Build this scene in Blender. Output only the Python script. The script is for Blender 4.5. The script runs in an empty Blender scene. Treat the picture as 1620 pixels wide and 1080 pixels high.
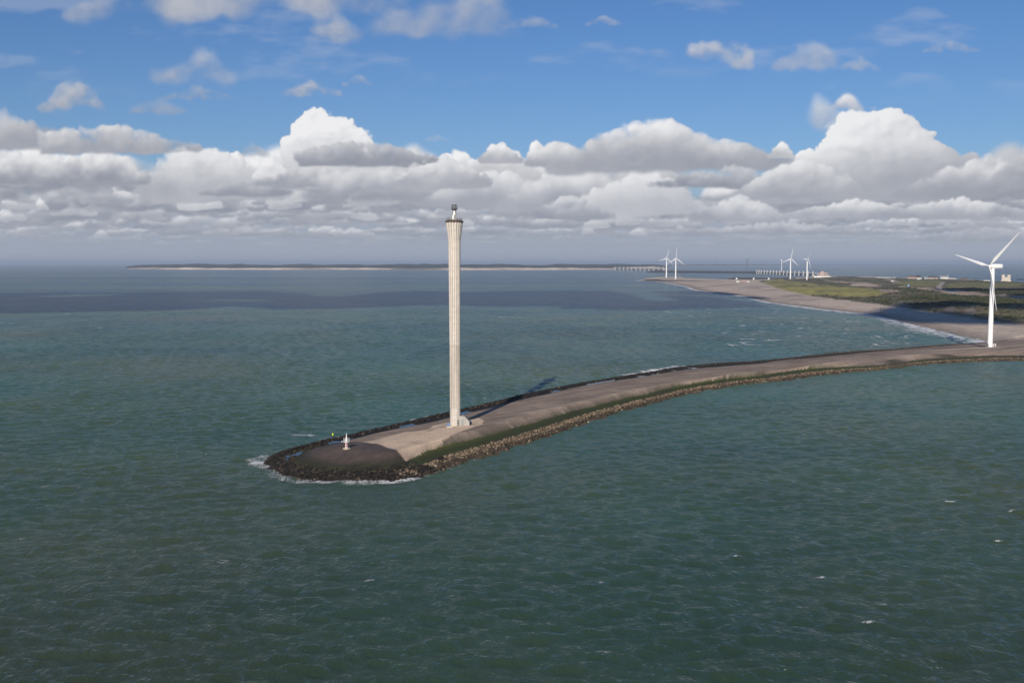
import bpy, math, random
import numpy as np
from mathutils import Vector, Matrix
S = bpy.context.scene
# ================================================================ camera, sun, exposure
CAM_H = 60.0
PITCH = math.radians(4.50); FPX = 1575.0           # pitch below the horizontal; focal length in photograph pixels
cam_d = bpy.data.cameras.new('camera'); cam = bpy.data.objects.new('camera', cam_d); S.collection.objects.link(cam)
cam.location = (0, 0, CAM_H); cam.rotation_euler = (math.pi / 2 - PITCH, 0, 0)
cam_d.sensor_fit = 'HORIZONTAL'; cam_d.sensor_width = 36.0; cam_d.lens = 36.0 * FPX / 1620.0
cam_d.clip_start = 1.0; cam_d.clip_end = 200000.0
S.camera = cam
S.view_settings.view_transform = 'Standard'; S.view_settings.look = 'None'
S.view_settings.exposure = 0.0; S.view_settings.gamma = 1.0
SUN_EL = math.radians(23.2); SUN_AZ = math.radians(13.1)      # light travels towards this heading (x, y)
LX, LY = math.sin(SUN_AZ), math.cos(SUN_AZ)
sun_d = bpy.data.lights.new('sun', 'SUN'); sun = bpy.data.objects.new('sun', sun_d); S.collection.objects.link(sun)
sun_d.energy = 5.0; sun_d.angle = math.radians(0.5); sun_d.color = (1.0, 0.90, 0.78)
sun.rotation_euler = Vector((LX * math.cos(SUN_EL), LY * math.cos(SUN_EL), -math.sin(SUN_EL))).to_track_quat('-Z', 'Y').to_euler()
SKY_STRENGTH = 0.06; CLOUD_STRENGTH = 1.0; HAZE_DENSITY = 5.2e-5
S.cycles.max_bounces = 6; S.cycles.volume_bounces = 0; S.cycles.transparent_max_bounces = 8
S.cycles.diffuse_bounces = 2; S.cycles.glossy_bounces = 2
S.cycles.caustics_reflective = False; S.cycles.caustics_refractive = False

# ---------------------------------------------------------------- clouds of the sky (computed, not loaded)
def smooth(a, b, x):
    t = np.clip((x - a) / (b - a), 0, 1); return t * t * (3 - 2 * t)
def value_noise(rng, h, w, cx, cy):
    """bicubic-ish value noise, cell size cx, cy pixels"""
    gw = int(w / cx) + 4; gh = int(h / cy) + 4
    g = rng.random((gh, gw)).astype(np.float32)
    xs = np.arange(w) / cx; ys = np.arange(h) / cy
    xi = xs.astype(int); yi = ys.astype(int)
    fx = (xs - xi).astype(np.float32); fy = (ys - yi).astype(np.float32)
    fx = fx * fx * fx * (fx * (fx * 6 - 15) + 10); fy = fy * fy * fy * (fy * (fy * 6 - 15) + 10)
    r = g[:, xi] * (1 - fx) + g[:, xi + 1] * fx
    return r[yi] * (1 - fy)[:, None] + r[yi + 1] * fy[:, None]
def fbm(seed, h, w, cx, cy, octv=5, gain=0.5, billow=False):
    rng = np.random.default_rng(seed); out = 0; a = 1.0; s = 0
    for i in range(octv):
        n = value_noise(rng, h, w, max(cx, 1.2), max(cy, 1.2)) * 2 - 1
        if billow: n = np.abs(n) * 2 - 0.8
        out = out + a * n; s += a; a *= gain; cx *= 0.5; cy *= 0.5
    return out / s
def blur(a, r):
    r = int(r)
    if r < 1: return a
    for ax in (0, 1):
        for _ in range(2):
            p = np.pad(a, [(r + 1, r) if i == ax else (0, 0) for i in (0, 1)], mode='edge')
            c = np.cumsum(p, axis=ax, dtype=np.float64)
            n = a.shape[ax]
            hi = np.take(c, np.arange(2 * r + 1, 2 * r + 1 + n), axis=ax); lo = np.take(c, np.arange(0, n), axis=ax)
            a = ((hi - lo) / (2 * r + 1)).astype(np.float32)
    return a
SK_W, SK_H, SK_S = 1500, 560, 1.40          # canvas size and photo pixels per canvas pixel
U0, V0 = -SK_W * SK_S / 2 / FPX, -20.0 / FPX  # canvas origin as slopes dx/dy, dz/dy
def to_canvas(x, y):
    fx = (x - 810) / FPX; fy = (540 - y) / FPX
    d = math.cos(PITCH) + fy * math.sin(PITCH)
    u = fx / d; v = (-math.sin(PITCH) + fy * math.cos(PITCH)) / d
    return (u - U0) * FPX / SK_S, (v - V0) * FPX / SK_S
def paint_clouds():
    H, W = SK_H, SK_W
    col = np.zeros((H, W, 3), np.float32); alp = np.zeros((H, W), np.float32)
    yy = (np.arange(H)[:, None] * SK_S - 20).astype(np.float32)      # photo pixels above the eye level
    warpA = [fbm(11 + i, H + 40, W + 40, c, c, 5, 0.55) for i, c in enumerate((90, 45, 22, 11))]
    warpB = [fbm(31 + i, H + 40, W + 40, c, c, 5, 0.55) for i, c in enumerate((90, 45, 22, 11))]
    bil = [fbm(51 + i, H + 40, W + 40, c, c * 0.8, 5, 0.55, True) for i, c in enumerate((70, 36, 18, 9))]
    soft = [fbm(71 + i, H + 40, W + 40, c * 1.5, c, 4, 0.5) for i, c in enumerate((90, 45, 22, 11))]
    HAZ = np.array((.365, .405, .49), np.float32)
    WHITE = np.array((.90, .895, .90), np.float32); GREY = np.array((.262, .28, .338), np.float32)
    def over(sl, c, a):
        A = alp[sl]; ao = a + A * (1 - a)
        col[sl] = (c * a[..., None] + col[sl] * (A * (1 - a))[..., None]) / np.maximum(ao, 1e-5)[..., None]
        alp[sl] = ao
    def cloud(x, y, w, h, seed, lit=1.0, dens=1.0, prof=None, crisp=0.5, base=0.35, top=.93, flat=1.0, n=None, hz=None, loose=0.0):
        """one cumulus: x, y = middle of its base in photograph pixels, w, h its size; prof = list of (t, height) along it"""
        rng = np.random.default_rng(seed)
        cx, cy = to_canvas(x, y); w = w / SK_S; h = h / SK_S
        m = 14 + 0.25 * h
        x0 = int(max(0, cx - w / 2 - m)); x1 = int(min(W, cx + w / 2 + m)); y0 = int(max(0, cy - m * 0.7)); y1 = int(min(H, cy + h + m))
        if x1 - x0 < 3 or y1 - y0 < 3: return
        sl = (slice(y0, y1), slice(x0, x1))
        k = 0 if h > 90 else 1 if h > 45 else 2 if h > 20 else 3
        ox, oy = rng.integers(0, 40, 2)
        def F(f, d=0): return f[min(3, k + d)][y0 + oy:y1 + oy, x0 + ox:x1 + ox]
        gx = np.arange(x0, x1)[None, :].astype(np.float32) + F(warpA) * h * 0.15 + F(warpA, 2) * h * .07 * crisp
        gy = np.arange(y0, y1)[:, None].astype(np.float32) + F(warpB) * h * 0.15 + F(warpB, 2) * h * .07 * crisp
        T = np.zeros((y1 - y0, x1 - x0), np.float32)
        if prof is None: prof = [(-1, .25), (-.5, .7), (0, 1), (.5, .7), (1, .25)]
        pt = [p[0] for p in prof]; ph = [p[1] for p in prof]
        n = int((n or 0) * 1.3) or int(34 + 32 * w / max(h, 1))
        pts = []
        for i in range(n):
            t = rng.uniform(-1, 1); hh = np.interp(t, pt, ph) * h
            r = h * (0.10 + 0.20 * rng.random() ** 1.5) * (0.6 + 0.4 * np.interp(t, pt, ph))
            r = min(r, hh * 0.55 + 2)
            q = rng.random() ** 0.6
            px, py = cx + t * (w / 2 - r * .8), cy + r * .55 + max(hh - 1.5 * r, 0) * q
            pts.append((px, py, r, 0.0))
            if r > 4 and not loose:                                   # smaller heads on it
                for _ in range(4):
                    a = rng.uniform(-.5, 3.6); s = r * rng.uniform(.22, .45)
                    pts.append((px + math.cos(a) * r * .72, py + math.sin(a) * r * .62, s, r * .42))
        for px, py, r, up in pts:
            d2 = ((gx - px) ** 2 + ((gy - py) * 1.08) ** 2) / (r * r)
            q = np.sqrt(np.maximum(1 - d2, 0)); T = np.maximum(T, q * r * (0.8 + 0.2 * rng.random()) + up * smooth(0, .5, q))
        if not loose:                                                        # a closed, level underside
            tt = (gx - cx) / (w / 2); Ht = np.interp(tt, pt, ph) * h * .62 * smooth(1.0, .86, np.abs(tt))
            T = np.maximum(T, .20 * h * smooth(0, .30 * h, Ht - (gy - cy)) * (Ht > 0))
        Ts = blur(T, h * 0.05)
        mx = .35 + .5 * crisp
        T = mx * T + (1 - mx) * Ts + (F(bil) * 0.05 + F(warpB) * .045 + F(bil, 2) * .05 * crisp) * h * (Ts > 0.02 * h)
        if loose:                                                     # ragged, torn cloud: eaten away by noise
            T = blur(T, h * .10) + h * loose * (.15 * F(soft) + .12 * F(warpA) + .07 * F(warpB, 1) + .035) * smooth(0, .12 * h, Ts)
        hb = (np.arange(y0, y1)[:, None] - cy) / h + F(soft) * 0.10            # 0 at the base, 1 at the top
        T = T * smooth(-0.07 - 0.2 * (1 - flat), 0.10 + .1 * (1 - flat), hb)
        edge = h * (0.04 + 0.20 * (1 - crisp)) * (1 + .6 * loose)
        a = smooth(0.0, edge, T - 0.02 * h + F(soft) * h * 0.05 * (1.3 - crisp)) * dens
        # light from behind and left of the viewer and above
        Tb = blur(T, max(1, h * 0.02)); Tw = blur(T, h * 0.09)
        sh = 0
        for f, wgt in ((Tb, .5), (Tw, .9)):
            gy_, gx_ = np.gradient(f)
            nz = 1 / np.sqrt(1 + gx_ ** 2 + gy_ ** 2)
            sh = sh + wgt * ((gx_ * .42) + (-gy_ * .55) + .62) * nz
        sh = sh / 1.4
        cav = np.clip((Tb - Tw) / (h * .10), -1, 1)
        vert = smooth(0.10, 0.76, hb + F(warpA) * .20)
        L = base + (top - base) * vert * np.clip(.22 + 0.98 * sh, 0, 1.2) + 0.13 * cav * (.3 + .7 * vert)
        L = L + F(soft) * 0.12 + F(warpB) * .06 + blur(F(bil), 2) * 0.03
        L = np.clip(L * lit, 0, 1.05)
        c = GREY + (WHITE - GREY) * L[..., None]
        hz = hz if hz is not None else float(np.clip(1.05 * math.exp(-((416 - y) / 50.0)), 0, .93))
        c = c * (1 - hz) + HAZ * hz
        over(sl, c, a * (1 - .1 * hz))
    # distant haze low in the sky
    hzA = (.97 * (1 - smooth(50, 165, yy)) + .0 ) * np.ones((1, W), np.float32)
    hzA = np.maximum(hzA, .75 * np.exp(-np.maximum(yy, 0) / 120.0))
    hzA = np.maximum(hzA, smooth(0, 1, 1 - yy / 34) * .97)
    over((slice(0, H), slice(0, W)), np.broadcast_to(HAZ, (H, W, 3)), hzA.astype(np.float32))
    # far flat layers of small clouds
    st = fbm(5, H, W, 70, 6, 5, .55); st2 = fbm(6, H, W, 40, 5, 5, .55)
    band = smooth(22, 60, yy) * (1 - smooth(85, 130, yy))
    over((slice(0, H), slice(0, W)), (HAZ * (1.0 + .16 * np.clip(st2 * 2.2, -1, 1.3)[..., None])), smooth(-.25, .15, st) * band * .9)
    rng = np.random.default_rng(8)
    # the receding rows of cumulus, far rows first
    for yb, hh, ww, step, dn in ((388, 10, 80, 50, .30), (381, 13, 100, 48, .5), (373, 16, 100, 46, .85), (362, 22, 120, 52, .95), (350, 28, 140, 58, .97), (336, 36, 160, 66, .97), (322, 46, 190, 80, .98), (306, 50, 200, 90, .98)):
        x = -180 + rng.uniform(0, 40)
        while x < 1800:
            w = ww * rng.uniform(.5, 1.5); h = hh * rng.uniform(.6, 1.75)
            if not (yb < 324 and 1085 < x < 1180):
                cloud(x, yb + rng.uniform(-4, 4), w, h, int(rng.integers(1e9)), lit=rng.choice([.55, .75, .9, 1.1, 1.25]) * rng.uniform(.9, 1.1), dens=dn, loose=rng.uniform(0, .55), crisp=rng.uniform(.2, .75), base=rng.uniform(.0, .22), top=rng.uniform(.75, 1.05))
            x += step * rng.uniform(.7, 1.3)
        for _ in range(14 if yb < 375 else 0):                                  # brighter heads standing up behind the next row
            x = rng.uniform(-60, 1680); h = hh * rng.uniform(.55, 1.25)
            cloud(x, yb - rng.uniform(0, .5) * hh, h * rng.uniform(1.3, 2.6), h, int(rng.integers(1e9)), lit=rng.uniform(1.0, 1.22), crisp=rng.uniform(.5, .9), base=rng.uniform(.15, .4), top=1.0)
    C = cloud
    # the clouds one can tell apart
    C(330, 318, 250, 92, 101, 1.05, crisp=.55, base=.25, prof=[(-1, .2), (-.6, .8), (-.2, 1), (.4, .8), (1, .3)])
    C(430, 300, 70, 56, 102, 1.08, crisp=.8, base=.45)
    C(390, 312, 150, 34, 103, .5, base=.1, crisp=.3)
    C(80, 296, 330, 62, 104, .98, crisp=.4, base=.10, prof=[(-1, .9), (-.3, 1), (.3, .9), (.75, .8), (1, .3)])
    C(30, 240, 300, 92, 105, .66, crisp=.25, base=.22, prof=[(-1, 1), (-.4, .95), (0, .6), (.5, .35), (1, .2)])
    C(190, 244, 260, 50, 106, .66, crisp=.2, base=.22, prof=[(-1, .7), (-.3, 1), (.3, .85), (1, .25)])
    C(535, 300, 175, 124, 217, 1.12, crisp=.9, base=.55, prof=[(-1, .75), (-.75, .95), (-.1, 1), (.2, .85), (.6, .66), (1, .3)], n=120)
    C(490, 300, 190, 44, 108, .70, crisp=.35, base=.2)
    C(590, 264, 250, 42, 109, .46, crisp=.3, base=.10, prof=[(-1, .6), (-.5, 1), (.2, .9), (.6, .5), (1, .2)])
    C(640, 322, 330, 70, 110, .88, crisp=.3, base=.12, prof=[(-1, .6), (-.5, .8), (.2, .9), (.6, .9), (1, .6)])
    C(790, 290, 130, 64, 111, 1.02, crisp=.8, base=.4)
    C(790, 260, 74, 36, 112, 1.0, crisp=.8, base=.30)
    C(775, 330, 240, 66, 113, .95, crisp=.4, base=.14)
    C(700, 300, 170, 54, 114, .86, crisp=.5, base=.25)
    C(848, 262, 40, 40, 115, 1.0, crisp=.7, base=.4)
    C(920, 336, 290, 78, 116, .95, crisp=.4, base=.18)
    C(1015, 345, 190, 82, 117, 1.06, crisp=.55, base=.42, prof=[(-1, .5), (-.4, .8), (0, 1), (.5, .75), (1, .35)])
    C(900, 350, 150, 42, 124, .78, crisp=.4, base=.12)
    C(880, 266, 110, 46, 118, .80, crisp=.35, base=.22)
    C(1060, 276, 400, 98, 119, .98, crisp=.42, base=.16, prof=[(-1, .3), (-.85, .55), (-.62, .72), (-.35, .8), (-.2, 1), (-.05, .92), (.2, .72), (.55, .58), (1, .3)], n=170)
    C(1150, 300, 260, 40, 120, .55, crisp=.3, base=.08)
    C(1235, 252, 46, 30, 121, 1.0, crisp=.7, base=.4)
    C(1310, 214, 70, 74, 122, .85, dens=.95, crisp=.25, loose=.35, flat=.2, base=.5, prof=[(-1, .6), (-.4, 1), (0, .8), (.4, .5), (1, .75)])
    C(1338, 178, 56, 30, 125, .85, dens=.9, crisp=.2, loose=.35, flat=.2, base=.5)
    C(1400, 312, 340, 142, 123, 1.12, crisp=.85, base=.16, prof=[(-1, .35), (-.7, .55), (-.45, .68), (-.35, .92), (-.05, 1), (.25, .93), (.4, .7), (.6, .55), (.8, .5), (1, .25)], n=150)
    C(1270, 316, 200, 76, 126, .9, crisp=.5, base=.2)
    C(1560, 316, 300, 72, 127, .80, crisp=.4, base=.14)
    C(1660, 300, 170, 110, 133, .78, crisp=.35, base=.15)
    C(1355, 346, 240, 32, 128, 1.0, crisp=.5, base=.25)
    C(1520, 348, 260, 38, 129, .98, crisp=.5, base=.2)
    C(1170, 352, 160, 46, 130, .96, crisp=.5, base=.2)
    C(1250, 372, 330, 22, 131, .72, crisp=.3, base=.15)
    C(1560, 384, 280, 26, 132, .6, crisp=.3, base=.15)
    # small loose clouds above the bank: soft, thin
    K = dict(crisp=-.15, flat=.1, hz=.0, loose=1.0, top=.62)
    C(302, 136, 140, 66, 140, .82, .92, base=.35, prof=[(-1, .45), (-.4, .55), (.15, 1), (.6, .9), (1, .3)], **K)
    C(118, 178, 112, 54, 141, .62, .85, base=.3, **K)
    C(250, 182, 100, 30, 142, .55, .6, base=.3, **K)
    C(310, 160, 120, 26, 149, .5, .45, base=.3, **K)
    C(492, 154, 96, 28, 143, .62, .75, base=.35, **K)
    C(568, 138, 52, 24, 144, .6, .55, base=.35, **K)
    C(400, 250, 56, 26, 145, .6, .8, base=.3, **K)
    C(1140, 112, 108, 48, 146, .74, .85, base=.38, prof=[(-1, .95), (-.4, 1), (.3, 1), (1, .8)], **K)
    C(1280, 112, 130, 50, 147, .66, .55, base=.38, **K)
    C(1360, 114, 70, 26, 148, .66, .5, base=.38, **K)
    C(690, 226, 40, 14, 155, .7, .4, base=.5, **K)
    C(1505, 84, 90, 20, 150, .6, .4, base=.4, **K)
    C(955, 42, 60, 18, 151, .6, .45, base=.4, **K)
    C(840, 46, 90, 24, 152, .62, .5, base=.4, **K)
    C(700, 66, 260, 92, 153, .6, .7, base=.42, prof=[(-1, .5), (0, .8), (.6, 1), (1, .3)], **K)
    C(380, 40, 540, 110, 154, .62, .85, base=.42, prof=[(-1, .25), (-.3, .7), (.3, 1), (1, .8)], **K)
    C(525, 72, 120, 60, 156, .62, .75, base=.42, **K)
    # thin high wisps
    wp = smooth(.12, .6, fbm(91, H, W, 120, 34, 5, .55)) * smooth(230, 330, yy) * .22
    over((slice(0, H), slice(0, W)), np.broadcast_to(np.array((.62, .63, .68), np.float32), (H, W, 3)), wp.astype(np.float32))
    # nothing may end abruptly at the canvas border
    bx = np.minimum(np.arange(W), W - 1 - np.arange(W))[None, :]; by = (H - 1 - np.arange(H))[:, None]
    alp *= smooth(0, 60, bx) * smooth(0, 60, by)
    # the same haze with distance in front of all of it
    return col, alp
# ---------------------------------------------------------------- world: Nishita sky with the computed clouds laid over it by direction
def make_world():
    w = bpy.data.worlds.new('World'); S.world = w; w.use_nodes = True
    nt = w.node_tree; N = nt.nodes; L = nt.links; N.clear()
    out = N.new('ShaderNodeOutputWorld')
    sk = N.new('ShaderNodeTexSky'); sk.sky_type = 'NISHITA'; sk.sun_disc = False
    sk.sun_elevation = SUN_EL; sk.sun_rotation = math.pi + SUN_AZ
    sk.altitude = 60; sk.air_density = 1.0; sk.dust_density = 0.25; sk.ozone_density = 2.2
    hs = N.new('ShaderNodeHueSaturation'); hs.inputs['Saturation'].default_value = 1.05
    L.new(sk.outputs[0], hs.inputs['Color'])
    tn = N.new('ShaderNodeMix'); tn.data_type = 'RGBA'; tn.blend_type = 'MULTIPLY'; tn.inputs[0].default_value = 1.0; tn.inputs[7].default_value = (.66, .95, 1.36, 1)   # polarised, deep blue
    L.new(hs.outputs[0], tn.inputs[6])
    b1 = N.new('ShaderNodeBackground'); b1.inputs[1].default_value = SKY_STRENGTH; L.new(tn.outputs[2], b1.inputs[0])
    col, alp = paint_clouds()
    img = bpy.data.images.new('cloud_cover', SK_W, SK_H, alpha=True, float_buffer=True)
    img.colorspace_settings.name = 'Non-Color'; img.alpha_mode = 'CHANNEL_PACKED'
    img.pixels.foreach_set(np.dstack([col, alp[..., None]]).astype(np.float32).ravel()); img.update(); img.pack()
    tc = N.new('ShaderNodeTexCoord'); sp = N.new('ShaderNodeSeparateXYZ'); L.new(tc.outputs['Generated'], sp.inputs[0])
    def M(op, a, b=None):
        n = N.new('ShaderNodeMath'); n.operation = op
        for i, v in enumerate((a, b)):
            if v is None: continue
            if isinstance(v, (int, float)): n.inputs[i].default_value = v
            else: L.new(v, n.inputs[i])
        return n.outputs[0]
    yy = M('MAXIMUM', sp.outputs[1], 1e-3)
    u = M('MULTIPLY', M('SUBTRACT', M('DIVIDE', sp.outputs[0], yy), U0), FPX / SK_S / SK_W)
    v = M('MULTIPLY', M('SUBTRACT', M('DIVIDE', sp.outputs[2], yy), V0), FPX / SK_S / SK_H)
    cb = N.new('ShaderNodeCombineXYZ'); L.new(u, cb.inputs[0]); L.new(v, cb.inputs[1])
    tx = N.new('ShaderNodeTexImage'); tx.image = img; tx.extension = 'CLIP'; tx.interpolation = 'Cubic'; L.new(cb.outputs[0], tx.inputs[0])
    b2 = N.new('ShaderNodeBackground'); b2.inputs[1].default_value = CLOUD_STRENGTH; L.new(tx.outputs[0], b2.inputs[0])
    mx = N.new('ShaderNodeMixShader'); L.new(tx.outputs['Alpha'], mx.inputs[0]); L.new(b1.outputs[0], mx.inputs[1]); L.new(b2.outputs[0], mx.inputs[2])
    L.new(mx.outputs[0], out.inputs[0])
    w.cycles.sampling_method = 'MANUAL'; w.cycles.sample_map_resolution = 512
make_world()
# ================================================================ helpers
def P(x, y, z=0.0):
    """the point at height z that the photograph shows at pixel x, y (only used to survey the place from the picture)"""
    fx = (x - 810) / FPX; fy = (540 - y) / FPX
    dx = fx; dy = math.cos(PITCH) + fy * math.sin(PITCH); dz = -math.sin(PITCH) + fy * math.cos(PITCH)
    if dz > -1e-4: dz = -1e-4
    t = (z - CAM_H) / dz
    return (dx * t, dy * t)
def PP(pts, z=0.0): return np.array([P(x, y, z) for x, y in pts])
def height_at(x, y, gx, gy):
    """height seen at pixel x, y above the ground point gx, gy"""
    fx = (x - 810) / FPX; fy = (540 - y) / FPX
    dy = math.cos(PITCH) + fy * math.sin(PITCH); dz = -math.sin(PITCH) + fy * math.cos(PITCH)
    return CAM_H + dz * gy / dy
def tag(o, label=None, cat=None, group=None, kind=None):
    if label: o['label'] = label
    if cat: o['category'] = cat
    if group: o['group'] = group
    if kind: o['kind'] = kind
    return o
def empty(name, loc, rz=0.0, label=None, cat=None, group=None):
    o = bpy.data.objects.new(name, None); S.collection.objects.link(o)
    o.location = loc; o.rotation_euler = (0, 0, rz); o.empty_display_size = 1
    return tag(o, label, cat, group)
def link(name, me, mat=None, parent=None):
    o = bpy.data.objects.new(name, me); S.collection.objects.link(o)
    if mat: me.materials.append(mat)
    if parent: o.parent = parent
    return o
class MB:
    def __init__(s): s.v = []; s.f = []
    def add(s, v, f):
        b = len(s.v); s.v += [tuple(p) for p in v]; s.f += [tuple(b + i for i in q) for q in f]; return s
    def box(s, c, d, rz=0, taper=1.0):
        x, y, z = (k / 2 for k in d); cs, sn = math.cos(rz), math.sin(rz); v = []
        for sz in (-1, 1):
            t = taper if sz > 0 else 1
            for sx, sy in ((-1, -1), (1, -1), (1, 1), (-1, 1)):
                a, b = sx * x * t, sy * y * t
                v.append((c[0] + a * cs - b * sn, c[1] + a * sn + b * cs, c[2] + sz * z))
        return s.add(v, [(3, 2, 1, 0), (4, 5, 6, 7), (0, 1, 5, 4), (1, 2, 6, 5), (2, 3, 7, 6), (3, 0, 4, 7)])
    def lathe(s, prof, n=24, c=(0, 0), cap=True, rad=None):
        v = []; f = []
        for r, z in prof:
            for i in range(n):
                a = 2 * math.pi * i / n; q = r * (rad(a, r, z) if rad else 1)
                v.append((c[0] + q * math.cos(a), c[1] + q * math.sin(a), z))
        for k in range(len(prof) - 1):
            for i in range(n):
                j = (i + 1) % n; f.append((k * n + i, k * n + j, (k + 1) * n + j, (k + 1) * n + i))
        if cap: f.append(tuple(range(n))[::-1]); f.append(tuple((len(prof) - 1) * n + i for i in range(n)))
        return s.add(v, f)
    def tube(s, a, b, r, r2=None, n=6):
        a = Vector(a); b = Vector(b); r2 = r if r2 is None else r2
        d = (b - a).normalized(); u = d.orthogonal().normalized(); w = d.cross(u); v = []
        for p, q in ((a, r), (b, r2)):
            for i in range(n):
                t = 2 * math.pi * i / n; v.append(tuple(p + (u * math.cos(t) + w * math.sin(t)) * q))
        f = [(i, (i + 1) % n, n + (i + 1) % n, n + i) for i in range(n)] + [tuple(range(n))[::-1], tuple(range(n, 2 * n))]
        return s.add(v, f)
    def prism(s, poly, y0, y1):
        """polygon in x, z pushed along y"""
        n = len(poly); v = [(x, y0, z) for x, z in poly] + [(x, y1, z) for x, z in poly]
        return s.add(v, [tuple(range(n)), tuple(range(2 * n - 1, n - 1, -1))] + [(i, n + i, n + (i + 1) % n, (i + 1) % n) for i in range(n)])
    def build(s, name, mat, parent=None, smooth=False, bevel=0):
        me = bpy.data.meshes.new(name); me.from_pydata(s.v, [], s.f); me.update()
        import bmesh
        bm = bmesh.new(); bm.from_mesh(me); bmesh.ops.recalc_face_normals(bm, faces=bm.faces); bm.to_mesh(me); bm.free()
        if smooth:
            me.polygons.foreach_set('use_smooth', [True] * len(me.polygons))
            try: me.set_sharp_from_angle(angle=math.radians(35))
            except Exception: pass
        o = link(name, me, mat, parent)
        if bevel:
            m = o.modifiers.new('bevel', 'BEVEL'); m.width = bevel; m.segments = 2; m.limit_method = 'ANGLE'
        return o
def np_mesh(name, V, F, mat=None, smooth=True, attrs=None, cols=None, parent=None):
    """big mesh from arrays; F is (n, 4) or (n, 3)"""
    me = bpy.data.meshes.new(name); V = np.asarray(V, np.float32); F = np.asarray(F, np.int32); k = F.shape[1]
    me.vertices.add(len(V)); me.vertices.foreach_set('co', V.ravel())
    me.loops.add(F.size); me.loops.foreach_set('vertex_index', F.ravel())
    me.polygons.add(len(F)); me.polygons.foreach_set('loop_start', np.arange(0, F.size, k, dtype=np.int32))
    me.polygons.foreach_set('loop_total', np.full(len(F), k, np.int32))
    me.polygons.foreach_set('use_smooth', np.full(len(F), smooth, bool))
    me.update(calc_edges=True); me.validate()
    for n, a in (attrs or {}).items():
        at = me.attributes.new(n, 'FLOAT', 'POINT'); at.data.foreach_set('value', np.asarray(a, np.float32))
    for n, a in (cols or {}).items():
        at = me.attributes.new(n, 'FLOAT_COLOR', 'POINT')
        at.data.foreach_set('color', np.c_[np.asarray(a, np.float32), np.ones(len(a), np.float32)].ravel())
    return link(name, me, mat, parent)
def copy_tree(o, parent=None):
    c = o.copy(); S.collection.objects.link(c)
    if parent: c.parent = parent
    for ch in list(o.children): copy_tree(ch, c)
    return c
def dist_poly(X, Y, pts):
    """distance to an open polyline"""
    d = np.full(X.shape, 1e12)
    for (ax, ay), (bx, by) in zip(pts[:-1], pts[1:]):
        ex, ey = bx - ax, by - ay; l2 = ex * ex + ey * ey + 1e-9
        t = np.clip(((X - ax) * ex + (Y - ay) * ey) / l2, 0, 1)
        d = np.minimum(d, (X - ax - t * ex) ** 2 + (Y - ay - t * ey) ** 2)
    return np.sqrt(d)
def inside(X, Y, pts):
    r = np.zeros(X.shape, bool); n = len(pts)
    for i in range(n):
        ax, ay = pts[i]; bx, by = pts[(i + 1) % n]
        if ay == by: continue
        c = ((ay > Y) != (by > Y)) & (X < (bx - ax) * (Y - ay) / (by - ay) + ax)
        r ^= c
    return r
_ng = {}
def noise2(X, Y, s, seed=0, octv=3):
    """smooth noise about -1..1 at world points, feature size s"""
    out = 0; a = 1.0; tot = 0
    for o in range(octv):
        k = (seed, o)
        if k not in _ng: _ng[k] = np.random.default_rng(seed * 17 + o).random((256, 256)).astype(np.float32)
        g = _ng[k]; x = X / s + 1000.3; y = Y / s + 1000.7
        xi = np.floor(x).astype(int); yi = np.floor(y).astype(int); fx = x - xi; fy = y - yi
        fx = fx * fx * (3 - 2 * fx); fy = fy * fy * (3 - 2 * fy)
        A = g[yi & 255, xi & 255]; B = g[yi & 255, (xi + 1) & 255]; C_ = g[(yi + 1) & 255, xi & 255]; D = g[(yi + 1) & 255, (xi + 1) & 255]
        out = out + a * (((A * (1 - fx) + B * fx) * (1 - fy) + (C_ * (1 - fx) + D * fx) * fy) * 2 - 1)
        tot += a; a *= .5; s = s * .5
    return out / tot
def smooth_line(pts, n=6):
    """Catmull-Rom through the points"""
    p = np.asarray(pts, float); q = np.vstack([2 * p[0] - p[1], p, 2 * p[-1] - p[-2]]); out = []
    for i in range(1, len(q) - 2):
        for t in np.linspace(0, 1, n, endpoint=False):
            a, b, c, d = q[i - 1], q[i], q[i + 1], q[i + 2]
            out.append(.5 * (2 * b + (c - a) * t + (2 * a - 5 * b + 4 * c - d) * t * t + (3 * b - a - 3 * c + d) * t ** 3))
    out.append(p[-1]); return np.array(out)
def mask_cells(keep, rows, cols):
    """quads of a rows x cols vertex grid whose four corners are kept, with vertices renumbered"""
    k = keep.reshape(rows, cols); c = k[:-1, :-1] & k[1:, :-1] & k[:-1, 1:] & k[1:, 1:]
    idx = np.arange(rows * cols).reshape(rows, cols)
    F = np.stack([idx[:-1, :-1][c], idx[:-1, 1:][c], idx[1:, 1:][c], idx[1:, :-1][c]], 1)
    used = np.unique(F); m = np.full(rows * cols, -1); m[used] = np.arange(len(used))
    return used, m[F]
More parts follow.
